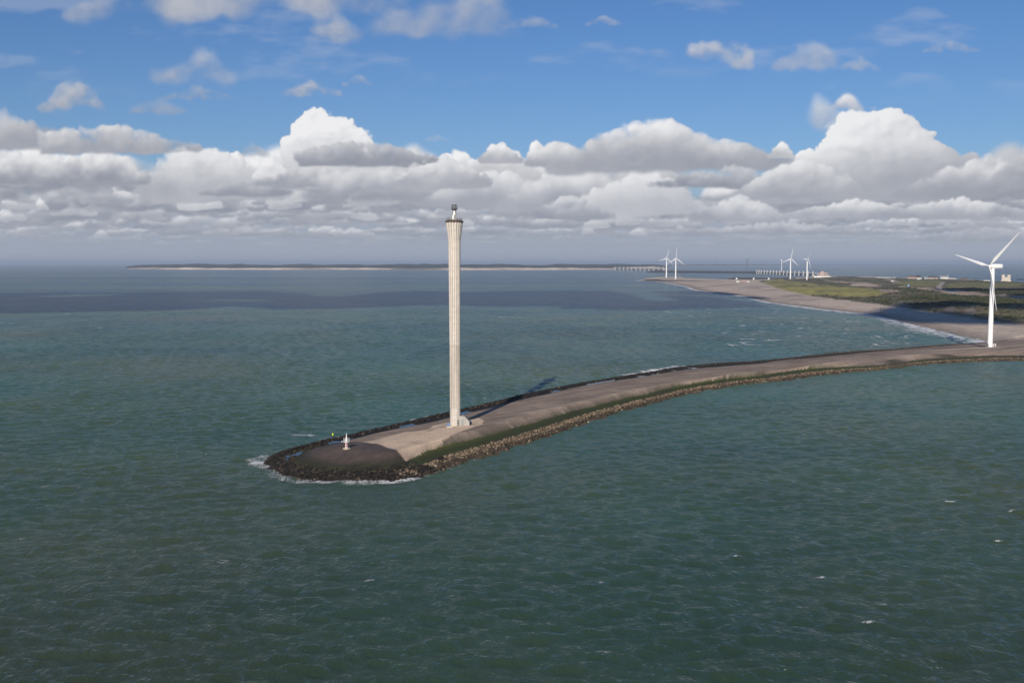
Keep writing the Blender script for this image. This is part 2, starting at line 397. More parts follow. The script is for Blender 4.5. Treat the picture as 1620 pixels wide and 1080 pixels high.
# ---------------------------------------------------------------- materials
def mat_nodes(name):
    m = bpy.data.materials.new(name); m.use_nodes = True; nt = m.node_tree
    return m, nt, nt.nodes, nt.links, nt.nodes['Principled BSDF']
def noise_node(N, L, scale, detail=4, rough=.55, vec=None, coord='Object', stretch=None):
    n = N.new('ShaderNodeTexNoise'); n.inputs['Scale'].default_value = scale; n.inputs['Detail'].default_value = detail; n.inputs['Roughness'].default_value = rough
    if vec is None:
        tc = N.new('ShaderNodeTexCoord'); vec = tc.outputs[coord]
    if stretch:
        mp = N.new('ShaderNodeMapping'); mp.inputs['Scale'].default_value = stretch[:3]
        if len(stretch) > 3: mp.inputs['Rotation'].default_value = (0, 0, stretch[3])
        L.new(vec, mp.inputs['Vector']); vec = mp.outputs[0]
    L.new(vec, n.inputs['Vector']); return n
def ramp(N, L, fac, stops):
    r = N.new('ShaderNodeValToRGB'); e = r.color_ramp.elements
    while len(e) < len(stops): e.new(.5)
    for k, (p, c) in zip(e, stops):
        k.position = p; k.color = (c[0], c[1], c[2], 1) if not isinstance(c, (int, float)) else (c, c, c, 1)
    L.new(fac, r.inputs[0]); return r.outputs[0]
def mixc(N, L, a, b, fac, mode='MIX'):
    m = N.new('ShaderNodeMix'); m.data_type = 'RGBA'; m.blend_type = mode
    for s, v in ((6, a), (7, b)):
        if isinstance(v, tuple): m.inputs[s].default_value = (*v[:3], 1)
        else: L.new(v, m.inputs[s])
    if isinstance(fac, (int, float)): m.inputs[0].default_value = fac
    else: L.new(fac, m.inputs[0])
    return m.outputs[2]
def bump(N, L, b, h, strength=.5, dist=.1):
    n = N.new('ShaderNodeBump'); n.inputs['Strength'].default_value = strength; n.inputs['Distance'].default_value = dist
    L.new(h, n.inputs['Height']); L.new(n.outputs[0], b.inputs['Normal']); return n
def simple(name, c, rough=.6, var=.18, scale=1.5, metal=0, bmp=0.0):
    m, nt, N, L, b = mat_nodes(name)
    n = noise_node(N, L, scale, 5, .6)
    c0 = tuple(k * (1 - var) for k in c); c1 = tuple(min(1, k * (1 + var)) for k in c)
    L.new(ramp(N, L, n.outputs[0], [(.3, c0), (.7, c1)]), b.inputs['Base Color'])
    b.inputs['Roughness'].default_value = rough; b.inputs['Metallic'].default_value = metal
    if bmp: bump(N, L, b, n.outputs[0], bmp, .05)
    return m
def cover_mat(name, attr='cover', scale=.8, var=.25, rough=.9, bmp=.4, stretch=None, fine=None):
    """a ground whose kinds of cover (sand, stone, grass) come from the mesh, broken up by noise"""
    m, nt, N, L, b = mat_nodes(name)
    a = N.new('ShaderNodeAttribute'); a.attribute_name = attr
    n = noise_node(N, L, scale, 6, .62, stretch=stretch)
    k = ramp(N, L, n.outputs[0], [(.28, 1 - var), (.72, 1 + var)])
    c = mixc(N, L, a.outputs['Color'], k, 1.0, 'MULTIPLY')
    if fine:
        n2 = noise_node(N, L, fine, 3, .6); c = mixc(N, L, c, ramp(N, L, n2.outputs[0], [(.3, 1 - var), (.7, 1 + var)]), 1.0, 'MULTIPLY')
    L.new(c, b.inputs['Base Color']); b.inputs['Roughness'].default_value = rough; b.inputs['Specular IOR Level'].default_value = .25
    if bmp: bump(N, L, b, n.outputs[0], bmp, .3)
    return m
# ================================================================ water
rngw = np.random.default_rng(3)
NW = 56
W_len = np.exp(rngw.uniform(math.log(2.4), math.log(18), NW)); W_k = 2 * np.pi / W_len
W_dir = math.pi / 2 - SUN_AZ + .35 + rngw.normal(0, .50, NW)
W_amp = .0112 * W_len ** 0.9 * np.exp(-(W_len / 13) ** 2)
W_ph = rngw.uniform(0, 6.28, NW)
def wave(X, Y):
    z = np.zeros(X.shape)
    for k, d, a, p in zip(W_k, W_dir, W_amp, W_ph):
        ph = k * (X * math.cos(d) + Y * math.sin(d)) + p
        z += a * (np.sin(ph) + .22 * np.cos(2 * ph))
    gust = .75 + .45 * noise2(X, Y, 90, 77, 3)
    return z * gust
def wave_fade(r): return 1 - np.clip((r - 900) / 900, 0, 1)
def water_mat():
    m, nt, N, L, b = mat_nodes('sea_water')
    ge = N.new('ShaderNodeNewGeometry'); pos = ge.outputs['Position']
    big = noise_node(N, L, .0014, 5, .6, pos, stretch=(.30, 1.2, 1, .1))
    mid = noise_node(N, L, .012, 4, .6, pos)
    tint = noise_node(N, L, .0062, 4, .55, pos, stretch=(1, .75, 1, .5))
    c = ramp(N, L, big.outputs[0], [(.36, (.047, .083, .060)), (.5, (.065, .095, .056)), (.64, (.084, .101, .052))])  # long tone bands in the sea colour; far out they stand for cloud shadow
    c = mixc(N, L, c, ramp(N, L, mid.outputs[0], [(.3, (.85, .85, .85)), (.7, (1.18, 1.18, 1.15))]), 1.0, 'MULTIPLY')
    c = mixc(N, L, c, ramp(N, L, tint.outputs[0], [(.34, (.74, 1.03, 1.10)), (.52, (.95, 1.0, .95)), (.68, (1.20, .98, .88))]), 1.0, 'MULTIPLY')
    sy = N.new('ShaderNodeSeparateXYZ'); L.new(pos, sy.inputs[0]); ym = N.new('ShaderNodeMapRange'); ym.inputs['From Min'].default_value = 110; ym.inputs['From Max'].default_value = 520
    L.new(sy.outputs[1], ym.inputs[0])                                   # sea colour painted darker near, brighter farther, in place of stronger sky reflection
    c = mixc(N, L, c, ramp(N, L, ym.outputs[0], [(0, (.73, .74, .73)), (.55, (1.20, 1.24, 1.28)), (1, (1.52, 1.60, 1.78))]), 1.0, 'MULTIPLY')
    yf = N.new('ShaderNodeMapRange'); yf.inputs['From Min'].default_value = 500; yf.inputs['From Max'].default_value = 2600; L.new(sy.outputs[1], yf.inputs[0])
    far = noise_node(N, L, .0011, 4, .6, pos, stretch=(.16, 1.3, 1, .03))      # dark and light colour bands painted offshore as far cloud shadows
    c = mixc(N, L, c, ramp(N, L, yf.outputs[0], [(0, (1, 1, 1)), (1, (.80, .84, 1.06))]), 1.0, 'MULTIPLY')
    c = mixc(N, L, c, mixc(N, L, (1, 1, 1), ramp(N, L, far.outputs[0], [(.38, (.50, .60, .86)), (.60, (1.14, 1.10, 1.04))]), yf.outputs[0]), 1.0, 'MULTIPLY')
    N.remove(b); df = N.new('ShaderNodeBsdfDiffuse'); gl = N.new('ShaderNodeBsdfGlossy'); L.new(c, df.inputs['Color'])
    gl.inputs['Color'].default_value = (.95, .97, 1.0, 1)
    wind = noise_node(N, L, .0016, 4, .6, pos, stretch=(.35, 1.8, 1, .12))
    L.new(ramp(N, L, wind.outputs[0], [(.3, .10), (.7, .20)]), gl.inputs['Roughness'])
    n1 = noise_node(N, L, 1.1, 4, .6, pos, stretch=(1, 1, 1, .3))
    n2 = noise_node(N, L, .28, 4, .6, pos, stretch=(1.5, .8, 1, .3))
    a = N.new('ShaderNodeMath'); a.operation = 'MULTIPLY_ADD'; L.new(n2.outputs[0], a.inputs[0]); a.inputs[1].default_value = 3.2; L.new(n1.outputs[0], a.inputs[2])
    bp = N.new('ShaderNodeBump'); bp.inputs['Strength'].default_value = 1.0; bp.inputs['Distance'].default_value = .34; L.new(a.outputs[0], bp.inputs['Height'])
    fr = N.new('ShaderNodeFresnel'); fr.inputs['IOR'].default_value = 1.27; L.new(bp.outputs[0], fr.inputs['Normal']); L.new(bp.outputs[0], gl.inputs['Normal'])
    # light scattered back from inside silty water hardly depends on the slope of the waves: its normal is nearly upright
    vm = N.new('ShaderNodeVectorMath'); vm.operation = 'MULTIPLY_ADD'; L.new(bp.outputs[0], vm.inputs[0]); vm.inputs[1].default_value = (.22, .22, .22); vm.inputs[2].default_value = (0, 0, .78)
    vn = N.new('ShaderNodeVectorMath'); vn.operation = 'NORMALIZE'; L.new(vm.outputs[0], vn.inputs[0]); L.new(vn.outputs[0], df.inputs['Normal'])
    fm = N.new('ShaderNodeMath'); fm.operation = 'MULTIPLY'; L.new(fr.outputs[0], fm.inputs[0]); fm.inputs[1].default_value = .62
    mx = N.new('ShaderNodeMixShader'); L.new(fm.outputs[0], mx.inputs[0]); L.new(df.outputs[0], mx.inputs[1]); L.new(gl.outputs[0], mx.inputs[2])
    L.new(mx.outputs[0], N['Material Output'].inputs['Surface'])
    return m
def make_water():
    th0 = np.radians(34); fine = np.linspace(-th0, th0, 700); rest = np.linspace(th0, 2 * np.pi - th0, 62)[1:-1]
    th = np.concatenate([fine, rest])
    r = [2.0, 30, 60, 90, 110, 120]
    while r[-1] < 1900: r.append(r[-1] + max(.5, r[-1] * .0021))
    while r[-1] < 45000: r.append(r[-1] * 1.08)
    r = np.array(r); R, T = np.meshgrid(r, th, indexing='ij')
    X = R * np.sin(T); Y = R * np.cos(T)
    nfin = len(fine); Z = np.zeros(R.shape)
    act = R[:, 0] < 1850
    Z[np.ix_(act, np.arange(nfin))] = wave(X[act][:, :nfin], Y[act][:, :nfin])
    Z *= wave_fade(R); Z[:, 0] *= .0; Z[:, nfin - 1] *= 0
    nr, n_th = R.shape
    idx = np.arange(nr * n_th).reshape(nr, n_th); nx = np.roll(idx, -1, axis=1)
    F = np.stack([idx[:-1], idx[1:], nx[1:], nx[:-1]], -1).reshape(-1, 4)
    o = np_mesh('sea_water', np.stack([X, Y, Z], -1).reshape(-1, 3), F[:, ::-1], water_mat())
    tag(o, kind='structure')
make_water()

# ================================================================ the breakwater that carries the radar tower
A_N = PP([(1720, 527), (1620, 533), (1575, 540), (1545, 542), (1460, 548), (1400, 553), (1343, 556), (1289, 561), (1221, 569), (1180, 572), (1139, 573.5), (1097, 577.5), (1055, 582.4), (1028, 588), (987, 594), (945, 601), (903, 608), (862, 616), (824, 624), (791, 632), (758, 640), (731, 645.5), (711, 651), (680, 657), (640, 667), (607, 674.5), (573, 682), (540, 690), (528, 692), (500, 698), (478, 704), (456, 709), (431, 717), (420, 725), (417, 731)], 0.9)
A_S = PP([(417, 731), (428, 741), (444, 750), (467, 757), (494, 760), (522, 761), (560, 761.5), (613, 762), (656, 756), (696, 745), (736, 731), (786, 717.5), (820, 704), (838, 699), (862, 692), (903, 677.5), (945, 663), (987, 650), (1020, 642), (1042, 636), (1083, 625), (1125, 616.5), (1167, 609.5), (1200, 605), (1234, 602.8), (1289, 595), (1343, 589), (1400, 584.5), (1454, 577.5), (1509, 573.5), (1563, 571.5), (1620, 570.6), (1740, 571)], 0.0)
B_N = PP([(1720, 530), (1620, 536), (1574, 540), (1549, 542.6), (1509, 545.5), (1454, 550.5), (1400, 555), (1343, 560), (1289, 565.5), (1234, 570), (1200, 575), (1167, 577.5), (1125, 581), (1083, 585), (1042, 591), (1020, 595.4), (987, 600), (945, 606.5), (903, 614), (862, 624), (840, 628.3), (813, 635), (780, 644.4), (745, 652), (706, 661.5), (680, 668), (640, 675.5), (607, 682), (570, 691), (544, 698), (511, 705.5), (484, 713), (478, 722)], 1.4)
B_S = PP([(478, 722), (484, 728), (506, 733), (539, 738), (573, 736), (607, 734.4), (634, 731), (651, 725.5), (680, 712), (713, 703), (758, 692.5), (791, 683.5), (820, 674.5), (840, 670), (862, 663), (903, 651.5), (945, 641), (987, 630), (1020, 624), (1042, 618), (1083, 609.5), (1125, 603), (1167, 598), (1200, 594.5), (1234, 589), (1289, 583), (1343, 580), (1400, 577), (1454, 569.5), (1509, 565.5), (1563, 563), (1620, 562.5), (1740, 562)], 2.2)
CR = PP([(548, 706), (600, 713), (626, 711), (651, 706), (700, 692.5), (728, 684.5), (758, 677), (820, 657), (882, 642.5), (945, 628), (1020, 612), (1069, 604), (1139, 593.5), (1200, 586.5), (1228, 584), (1302, 574), (1370, 567), (1454, 560), (1509, 556), (1620, 550), (1740, 546)], 4.6)
A_N, A_S, B_N, B_S, CR = [smooth_line(p, 5) for p in (A_N, A_S, B_N, B_S, CR)]
A_ALL = np.vstack([A_N, A_S[1:]]); B_ALL = np.vstack([B_N, B_S[1:]])
def bw_fields(X, Y):
    dA = dist_poly(X, Y, A_ALL); dAn = dist_poly(X, Y, A_N); dB = dist_poly(X, Y, B_ALL); dC = dist_poly(X, Y, CR)
    inA = inside(X, Y, A_ALL); inB = inside(X, Y, B_ALL)
    return dA, dAn, dB, dC, inA, inB
def bw_height(X, Y, f=None):
    dA, dAn, dB, dC, inA, inB = f or bw_fields(X, Y)
    north = dAn < dA + 1e-6
    s = dA / (dA + dB + 1e-6)
    zN = np.interp(s, [0, .22, .40, .52, .9, 1], [0, 1.1, 1.25, .75, .9, 1.4])
    zS = np.interp(s, [0, .25, .5, .6, 1], [0, 1.0, 1.4, 1.4, 2.2])
    z = np.where(north, zN, zS)
    t = dB / (dB + dC + 1e-6)
    zb = np.where(north, 1.4, 2.2); zin = zb + (4.6 - zb) * np.where(north, np.minimum(1, t) ** .85, np.sin(np.minimum(1, t) * math.pi / 2) ** .9)
    z = np.where(inB, zin, z)
    return np.where(inA, z, -.18 * dA)
def poly_mask(X, Y, pts, z, warp=0, ws=8, seed=0):
    q = PP(pts, z)
    if warp: X = X + warp * noise2(X, Y, ws, seed); Y = Y + warp * noise2(X, Y, ws, seed + 1)
    return inside(X, Y, q)
def lerp(c, k, m): return c * (1 - m[:, None]) + np.asarray(k) * m[:, None]
def make_breakwater():
    st = .62
    x0, x1 = A_ALL[:, 0].min() - 5, 470; y0, y1 = A_ALL[:, 1].min() - 5, A_ALL[:, 1].max() + 5
    gx = np.arange(x0, x1, st); gy = np.arange(y0, y1, st)
    X, Y = np.meshgrid(gx, gy); rows, cols = X.shape; X = X.ravel(); Y = Y.ravel()
    rough = inside(X, Y, A_ALL)
    # grow by a few cells so that the slope goes on under water
    k = rough.reshape(rows, cols).copy()
    for _ in range(5):
        g = k.copy(); g[1:] |= k[:-1]; g[:-1] |= k[1:]; g[:, 1:] |= k[:, :-1]; g[:, :-1] |= k[:, 1:]; k = g
    keep = k.ravel()
    used, F = mask_cells(keep, rows, cols); X = X[used]; Y = Y[used]
    f = bw_fields(X, Y); dA, dAn, dB, dC, inA, inB = f
    Z = bw_height(X, Y, f); north = dAn < dA + 1e-6; s = dA / (dA + dB + 1e-6)
    Z = Z + np.where(inB, .05, .22) * noise2(X, Y, 2.6, 4)
    n1 = noise2(X, Y, 14, 21, 4); n2 = noise2(X, Y, 3.2, 22, 3); n3 = noise2(X, Y, 45, 23, 3)
    C = np.tile(np.array((.018, .015, .012)), (len(X), 1))                       # wet rubble under the boulders
    tan_ = (~north) & (X > P(680, 745)[0])
    C = lerp(C, (.105, .080, .052), np.where(tan_ & ~inB, np.clip((.75 - s) * 4, 0, 1), 0))
    green = (~north) & ~inB & (X > P(655, 735)[0])
    gm = np.clip((s - .44 + .10 * n2) * 9, 0, 1) * green
    C = lerp(C, (.036, .045, .014), gm * np.clip(1.1 - np.clip((X - 150) / 260, 0, .55) + .5 * n1, 0, 1))
    gb = np.clip((s - .80 + .10 * n2) * 9, 0, 1) * green * np.clip(1 - (X - 60) / 200, 0, 1)
    C = lerp(C, (.060, .068, .018), gb * np.clip(.6 + n1, 0, 1))
    tipg = (~green) & (~inB) & (s > .60)
    C = lerp(C, (.040, .040, .020), tipg * np.clip(.55 + .9 * n2, 0, 1) * (~north | (X < P(500, 735)[0])))
    # stone revetment: northern slope, southern slope
    C = np.where(inB[:, None], np.array((.262, .198, .150)) * (1 + .20 * n1 + .16 * n3 + .10 * n2)[:, None], C)
    # which side of the crest
    crx = np.interp(X, CR[:, 0], CR[:, 1]); south = (Y < crx) & inB
    tS = np.clip(1 - dC / (dC + dB + 1e-6), 0, 1)
    C = np.where(south[:, None], np.array((.275, .212, .165)) * (1 + .14 * n1 + .10 * n2)[:, None], C)
    darkS = south * np.clip((dC - 5.5 + 3.5 * n1) / 4, 0, 1) * np.clip((250 - X) / 60, 0, 1)
    C = lerp(C, (.175, .142, .122), darkS * .8)
    cl = np.clip(1 - dC / 2.6, 0, 1) * inB * (X > P(800, 660, 5)[0])
    C = lerp(C, (.34, .27, .212), cl * .7)
    lowS = south * np.clip(1 - dB / 2.0 + .4 * n2, 0, 1)
    C = lerp(C, (.085, .078, .055), lowS * .75)
    lowN = north & inB
    C = lerp(C, (.080, .068, .060), lowN * np.clip(1.0 - dB / 2.4 + .4 * n2, 0, 1) * .85)
    # joints between the asphalt bays and wheel tracks
    du = (X * .83 + Y * .56 + 1.2 * noise2(X, Y, 30, 70)) % 13.0
    C = lerp(C, (.115, .095, .082), inB * (du < .55) * np.clip(.35 + .6 * n1, 0, .8))
    patch_ = noise2(np.floor((X * .83 + Y * .56) / 13.0) * 7.7, np.floor((X * .56 - Y * .83) / 9.0) * 5.3, 1.0, 71, 1)
    C = C * np.where(inB, 1 + .16 * patch_, 1)[:, None]
    sk_ = noise2((X * .83 + Y * .56) / 9, (X * .56 - Y * .83) * 1.0, 2.6, 73, 4); sk2 = noise2((X * .83 + Y * .56), (X * .56 - Y * .83) / 5, 1.6, 74, 3)
    C = C * np.where(inB, np.clip(1 + .38 * sk_ + .16 * sk2, .5, 1.5), 1)[:, None]
    # bleached chips on the slope
    ch = noise2(X, Y * 2.2 - X, 3.4, 60, 2)
    C = lerp(C, (.42, .34, .26), inB * np.clip((ch - .55) * 5, 0, .7))
    # dark stone head
    cap = poly_mask(X, Y, [(440, 690), (540, 690), (572, 694.5), (590, 701), (612, 711), (652, 726), (660, 745), (440, 760)], 3.6, .5, 5, 9) & inB
    cb = np.array((.092, .070, .060)) * (1 + .22 * n1 + .25 * n2 + .2 * noise2(X * 3, Y * .6, 4, 33))[:, None]
    cb = cb * np.clip(.72 + dB / 26, .0, 1.12)[:, None]
    C = np.where(cap[:, None], cb, C)
    C = lerp(C, (.034, .032, .022), cap * np.clip(1.0 - dB / 3.0 + .5 * n2, 0, 1))
    # sand coloured concrete about the tower
    sand = poly_mask(X, Y, [(571, 694.5), (600, 690), (642, 679), (655, 679.5), (676, 677), (684, 669), (705, 664), (746, 660), (765, 667), (764, 675), (740, 681), (704, 697), (664, 713), (651, 726), (630, 719), (612, 711), (590, 701)], 3.5, .7, 6, 40) & inB & ~cap
    C = np.where(sand[:, None], np.array((.62, .47, .34)) * (1 + .10 * n1 + .12 * n2)[:, None], C)
    stain = sand * np.clip(noise2(X, Y, 9, 41, 4) * 2.0 - .35, 0, 1)
    C = lerp(C, (.34, .26, .195), stain * .8)
    line = dist_poly(X, Y, PP([(600, 700), (640, 688), (676, 678), (712, 671)], 4.5)) < .55
    C = lerp(C, (.62, .49, .37), (line & inB) * .8)
    edge = dist_poly(X, Y, PP([(675, 680), (690, 675), (704, 673)], 4.5)) < .5
    C = lerp(C, (.15, .12, .10), edge * .8)
    # sandy standing under the wind turbine, track along the crest
    tr = dist_poly(X, Y, PP([(1430, 557), (1509, 551), (1565, 548), (1620, 543), (1740, 538)], 5.0))
    C = lerp(C, (.46, .37, .27), inB * np.clip((4.5 + 2 * n1 - tr) / 2, 0, 1) * np.clip((X - 245) / 40, 0, 1))
    gr = dist_poly(X, Y, PP([(1590, 550), (1620, 547), (1740, 542)], 5.0))
    C = lerp(C, (.14, .125, .06), inB * np.clip((3.0 + 2 * n1 - gr) / 2, 0, 1) * .8)
    dk = poly_mask(X, Y, [(1380, 590), (1400, 575), (1470, 566), (1640, 561), (1640, 575), (1500, 572)], 2, 2, 10, 66)
    C = lerp(C, (.055, .048, .032), dk * np.clip(.2 + noise2(X, Y, 16, 67) * 1.6, 0, .85))
    C = np.clip(C, .004, .7)
    m = cover_mat('breakwater_stone', 'cover', 1.1, .20, .88, .5, fine=6.0)
    tag(np_mesh('breakwater', np.c_[X, Y, Z], F, m, cols={'cover': C}), kind='structure')
make_breakwater()
def bw_z(x, y): return float(bw_height(np.array([x]), np.array([y]))[0])

# ---------------------------------------------------------------- boulders of its edge
def ico():
    t = (1 + 5 ** .5) / 2
    v = np.array([(-1, t, 0), (1, t, 0), (-1, -t, 0), (1, -t, 0), (0, -1, t), (0, 1, t), (0, -1, -t), (0, 1, -t), (t, 0, -1), (t, 0, 1), (-t, 0, -1), (-t, 0, 1)]) / math.hypot(1, t)
    f = np.array([(0, 11, 5), (0, 5, 1), (0, 1, 7), (0, 7, 10), (0, 10, 11), (1, 5, 9), (5, 11, 4), (11, 10, 2), (10, 7, 6), (7, 1, 8), (3, 9, 4), (3, 4, 2), (3, 2, 6), (3, 6, 8), (3, 8, 9), (4, 9, 5), (2, 4, 11), (6, 2, 10), (8, 6, 7), (9, 8, 1)])
    return v, f
def rocks(name, X, Y, Z, size, cols, mat, rng):
    v, f = ico(); n = len(X)
    V = v[None] * (1 + rng.uniform(-.30, .30, (n, 12, 1))) * size[:, None, None] * rng.uniform(.65, 1.3, (n, 1, 3)) * np.array((1, 1, .75))
    a = rng.uniform(0, 6.28, n); c, s = np.cos(a)[:, None], np.sin(a)[:, None]
    x = V[..., 0] * c - V[..., 1] * s; y = V[..., 0] * s + V[..., 1] * c
    til = rng.uniform(-.7, .7, n)[:, None]; z = V[..., 2] + x * til * .6
    V = np.stack([x + X[:, None], y + Y[:, None], z + Z[:, None]], -1).reshape(-1, 3)
    F = (f[None] + (np.arange(n) * 12)[:, None, None]).reshape(-1, 3)
    return np_mesh(name, V, F, mat, False, cols={'cover': np.repeat(cols, 12, 0)})
def make_boulders():
    rng = np.random.default_rng(12)
    m = cover_mat('boulder_stone', 'cover', 2.2, .30, .85, .6)
    def scatter(n, box):
        X = rng.uniform(box[0], box[1], n); Y = rng.uniform(box[2], box[3], n)
        k = inside(X, Y, A_ALL) & ~inside(X, Y, B_ALL); X, Y = X[k], Y[k]
        f = bw_fields(X, Y); return X, Y, f
    X, Y, f = scatter(620000, (A_ALL[:, 0].min(), 440, A_ALL[:, 1].min(), 740))
    dA, dAn, dB, dC, inA, inB = f; north = dAn < dA + 1e-6; s = dA / (dA + dB + 1e-6); Z = bw_height(X, Y, f)
    xt = P(668, 748)[0]
    dark = north | (X < xt + 14 * noise2(X, Y, 6, 5))
    far = np.clip((X - 90) / 300, 0, 1)
    thin = rng.random(len(X))
    # dark, weed covered ones: north edge and round the head
    k = dark & np.where(north & (X > P(500, 735)[0]), s < .50, s < .80) & (thin < .95 * (1 - .55 * far)) & (X < 330)
    n = k.sum(); base = np.array((.0150, .0120, .0100)) * rng.uniform(.4, 1.8, (n, 1))
    base = base * (1 - .0 * far[k][:, None]) + np.array((.11, .085, .06)) * (far[k] * .75 * north[k])[:, None] * rng.uniform(.5, 1.3, (n, 1))
    brown = rng.random(n) < .13; base[brown] = np.array((.066, .050, .035)) * rng.uniform(.6, 1.3, (brown.sum(), 1))
    oliv = (rng.random(n) < .3) & (s[k] > .5); base[oliv] = np.array((.050, .050, .022)) * rng.uniform(.6, 1.4, (oliv.sum(), 1))
    sz = rng.uniform(.22, .66, n) * (1 - .3 * (s[k] > .55))
    tag(rocks('dark_boulders', X[k], Y[k], Z[k] + .05, sz, base, m, rng), kind='stuff', label='dark weed covered boulders along the outer edge and head of the breakwater', cat='boulders')
    k = (~dark) & (s < .52) & (thin < .95 * (1 - .45 * far)) & (X < 430)
    n = k.sum(); q = s[k]
    base = np.array((.175, .130, .086)) * rng.uniform(.40, 1.5, (n, 1))
    wet = q < .16 + .10 * rng.random(n); base[wet] *= .30
    sp = rng.random(n) < .07; base[sp] = np.array((.30, .25, .185)) * rng.uniform(.8, 1.15, (sp.sum(), 1))
    dk = rng.random(n) < .22; base[dk] *= .38
    sz = rng.uniform(.18, .48, n)
    tag(rocks('tan_boulders', X[k], Y[k], Z[k] + .08, sz, base, m, rng), kind='stuff', label='tan and brown boulders along the sheltered edge of the breakwater', cat='boulders')
make_boulders()

# ---------------------------------------------------------------- tide pools between boulders and revetment
def make_pools():
    st = .8; gx = np.arange(A_ALL[:, 0].min(), 130, st); gy = np.arange(A_ALL[:, 1].min(), 560, st)
    X, Y = np.meshgrid(gx, gy); rows, cols = X.shape; X = X.ravel(); Y = Y.ravel()
    k = inside(X, Y, A_ALL) & ~inside(X, Y, B_ALL)
    dA = dist_poly(X, Y, A_ALL); dAn = dist_poly(X, Y, A_N); dB = dist_poly(X, Y, B_ALL); s = dA / (dA + dB + 1e-6)
    north = dAn < dA + 1e-6; nz = noise2(X, Y, 16, 51, 3)
    k &= ((north & (s > .56) & (s < .93) & (nz > .12)) | ((s > .45) & (s < .62) & (noise2(X, Y, 8, 53, 2) > .38) & (X < P(660, 740)[0])))
    used, F = mask_cells(k, rows, cols)
    m, nt, N, L, b = mat_nodes('pool_water')
    b.inputs['Base Color'].default_value = (.012, .020, .026, 1); b.inputs['Roughness'].default_value = .08; b.inputs['IOR'].default_value = 1.333
    n = noise_node(N, L, 1.2, 3, .5); bump(N, L, b, n.outputs[0], .25, .05)
    z = np.where(north[used], 1.16, 1.62)
    tag(np_mesh('tide_pool_water', np.c_[X[used], Y[used], z], F, m), kind='structure')
make_pools()
# ================================================================ beach, dunes and far shores
def foam_mat():
    m, nt, N, L, b = mat_nodes('sea_foam')
    a = N.new('ShaderNodeAttribute'); a.attribute_name = 'foam'
    ge = N.new('ShaderNodeNewGeometry')
    n = noise_node(N, L, 2.3, 6, .74, ge.outputs['Position'], stretch=(1, .7, 1, .3)); n2 = noise_node(N, L, .12, 3, .6, ge.outputs['Position'])
    s = N.new('ShaderNodeMath'); s.operation = 'ADD'; L.new(n.outputs[0], s.inputs[0]); L.new(n2.outputs[0], s.inputs[1])
    t = N.new('ShaderNodeMath'); t.operation = 'MULTIPLY_ADD'; L.new(s.outputs[0], t.inputs[0]); t.inputs[1].default_value = 3.0; L.new(a.outputs['Fac'], t.inputs[2])
    mr = N.new('ShaderNodeMapRange'); mr.inputs['From Min'].default_value = 3.50; mr.inputs['From Max'].default_value = 4.1; mr.inputs['To Max'].default_value = .92
    L.new(t.outputs[0], mr.inputs[0]); L.new(mr.outputs[0], b.inputs['Alpha'])
    b.inputs['Base Color'].default_value = (.74, .76, .77, 1); b.inputs['Roughness'].default_value = .9
    return m
FOAM = foam_mat()
SEA_L = [(1575, 544.5), (1558, 540.5), (1522, 533), (1478, 522), (1433, 511), (1389, 500), (1345, 494), (1300, 489), (1265, 484.5), (1237, 481), (1210, 477), (1176, 468.7), (1142, 465), (1101, 458.3), (1085, 453), (1047, 446.2), (1020, 444.5), (1008, 443.4)]
SEA_W = smooth_line(PP(SEA_L, 0), 6)
BACK_L = [(1008, 443.0), (1019, 440.6), (1034, 438.6), (1055, 438), (1079, 437.8), (1086, 440), (1118, 441), (1150, 442.3), (1200, 442.6), (1240, 442.3), (1250, 440), (1275, 438.5), (1290, 437.2), (1320, 436.8), (1380, 438), (1410, 439), (1440, 440), (1500, 441), (1540, 442.5), (1580, 445), (1620, 447), (1700, 449), (1800, 451)]
BACK_W = PP(BACK_L, 2.0)
LAND = np.vstack([SEA_W, BACK_W, PP([(1860, 480), (1860, 560), (1720, 552), (1620, 548)], 3)])
FOOT = smooth_line(PP([(1900, 524), (1720, 519), (1625, 515), (1580, 511.5), (1530, 505), (1450, 492), (1400, 485), (1340, 477), (1290, 471), (1245, 462), (1222, 455), (1205, 448), (1196, 445.2)], 3.0), 5)
DUNE = np.vstack([FOOT, PP([(1215, 443.4), (1250, 442.5), (1290, 439.5), (1330, 438), (1400, 440), (1500, 442), (1580, 446), (1700, 451), (1900, 454)], 4)])
def land_height(X, Y):
    inl = inside(X, Y, LAND); dS = dist_poly(X, Y, SEA_W); dBk = dist_poly(X, Y, BACK_W)
    ind = inside(X, Y, DUNE); dD = dist_poly(X, Y, DUNE)
    z = 3.2 * np.clip(dS / 70, 0, 1) ** .8 * np.clip(dBk / 12, 0, 1)
    d = np.where(ind, dD, 0)
    nz = noise2(X, Y, 150, 101, 4); nf = noise2(X, Y, 38, 102, 4); nr = 1 - np.abs(noise2(X, Y, 85, 103, 4)) * 2
    nh = noise2(X, Y, 17, 104, 2)
    z = z + (1 - np.exp(-d / 14)) * 1.0 * nh + (1 - np.exp(-d / 32)) * np.clip(4.4 + 2.6 * nz + 1.6 * nf + 2.2 * nr, .8, 12) * np.clip(1.15 - (Y - 1200) / 6000, .55, 1)
    # northern spit: a low dam with a stony front
    sp = dist_poly(X, Y, PP([(1014, 442.6), (1040, 441.4), (1075, 441.6), (1110, 443.0)], 5))
    z = np.maximum(z, 5.0 * np.exp(-(sp / 55) ** 4) * np.clip(dS / 25, 0, 1) * np.clip(dBk / 25, 0, 1))
    return np.where(inl, z + .25 * nf, -.05 * np.minimum(dS, dBk)), inl, ind, d, dS, dBk
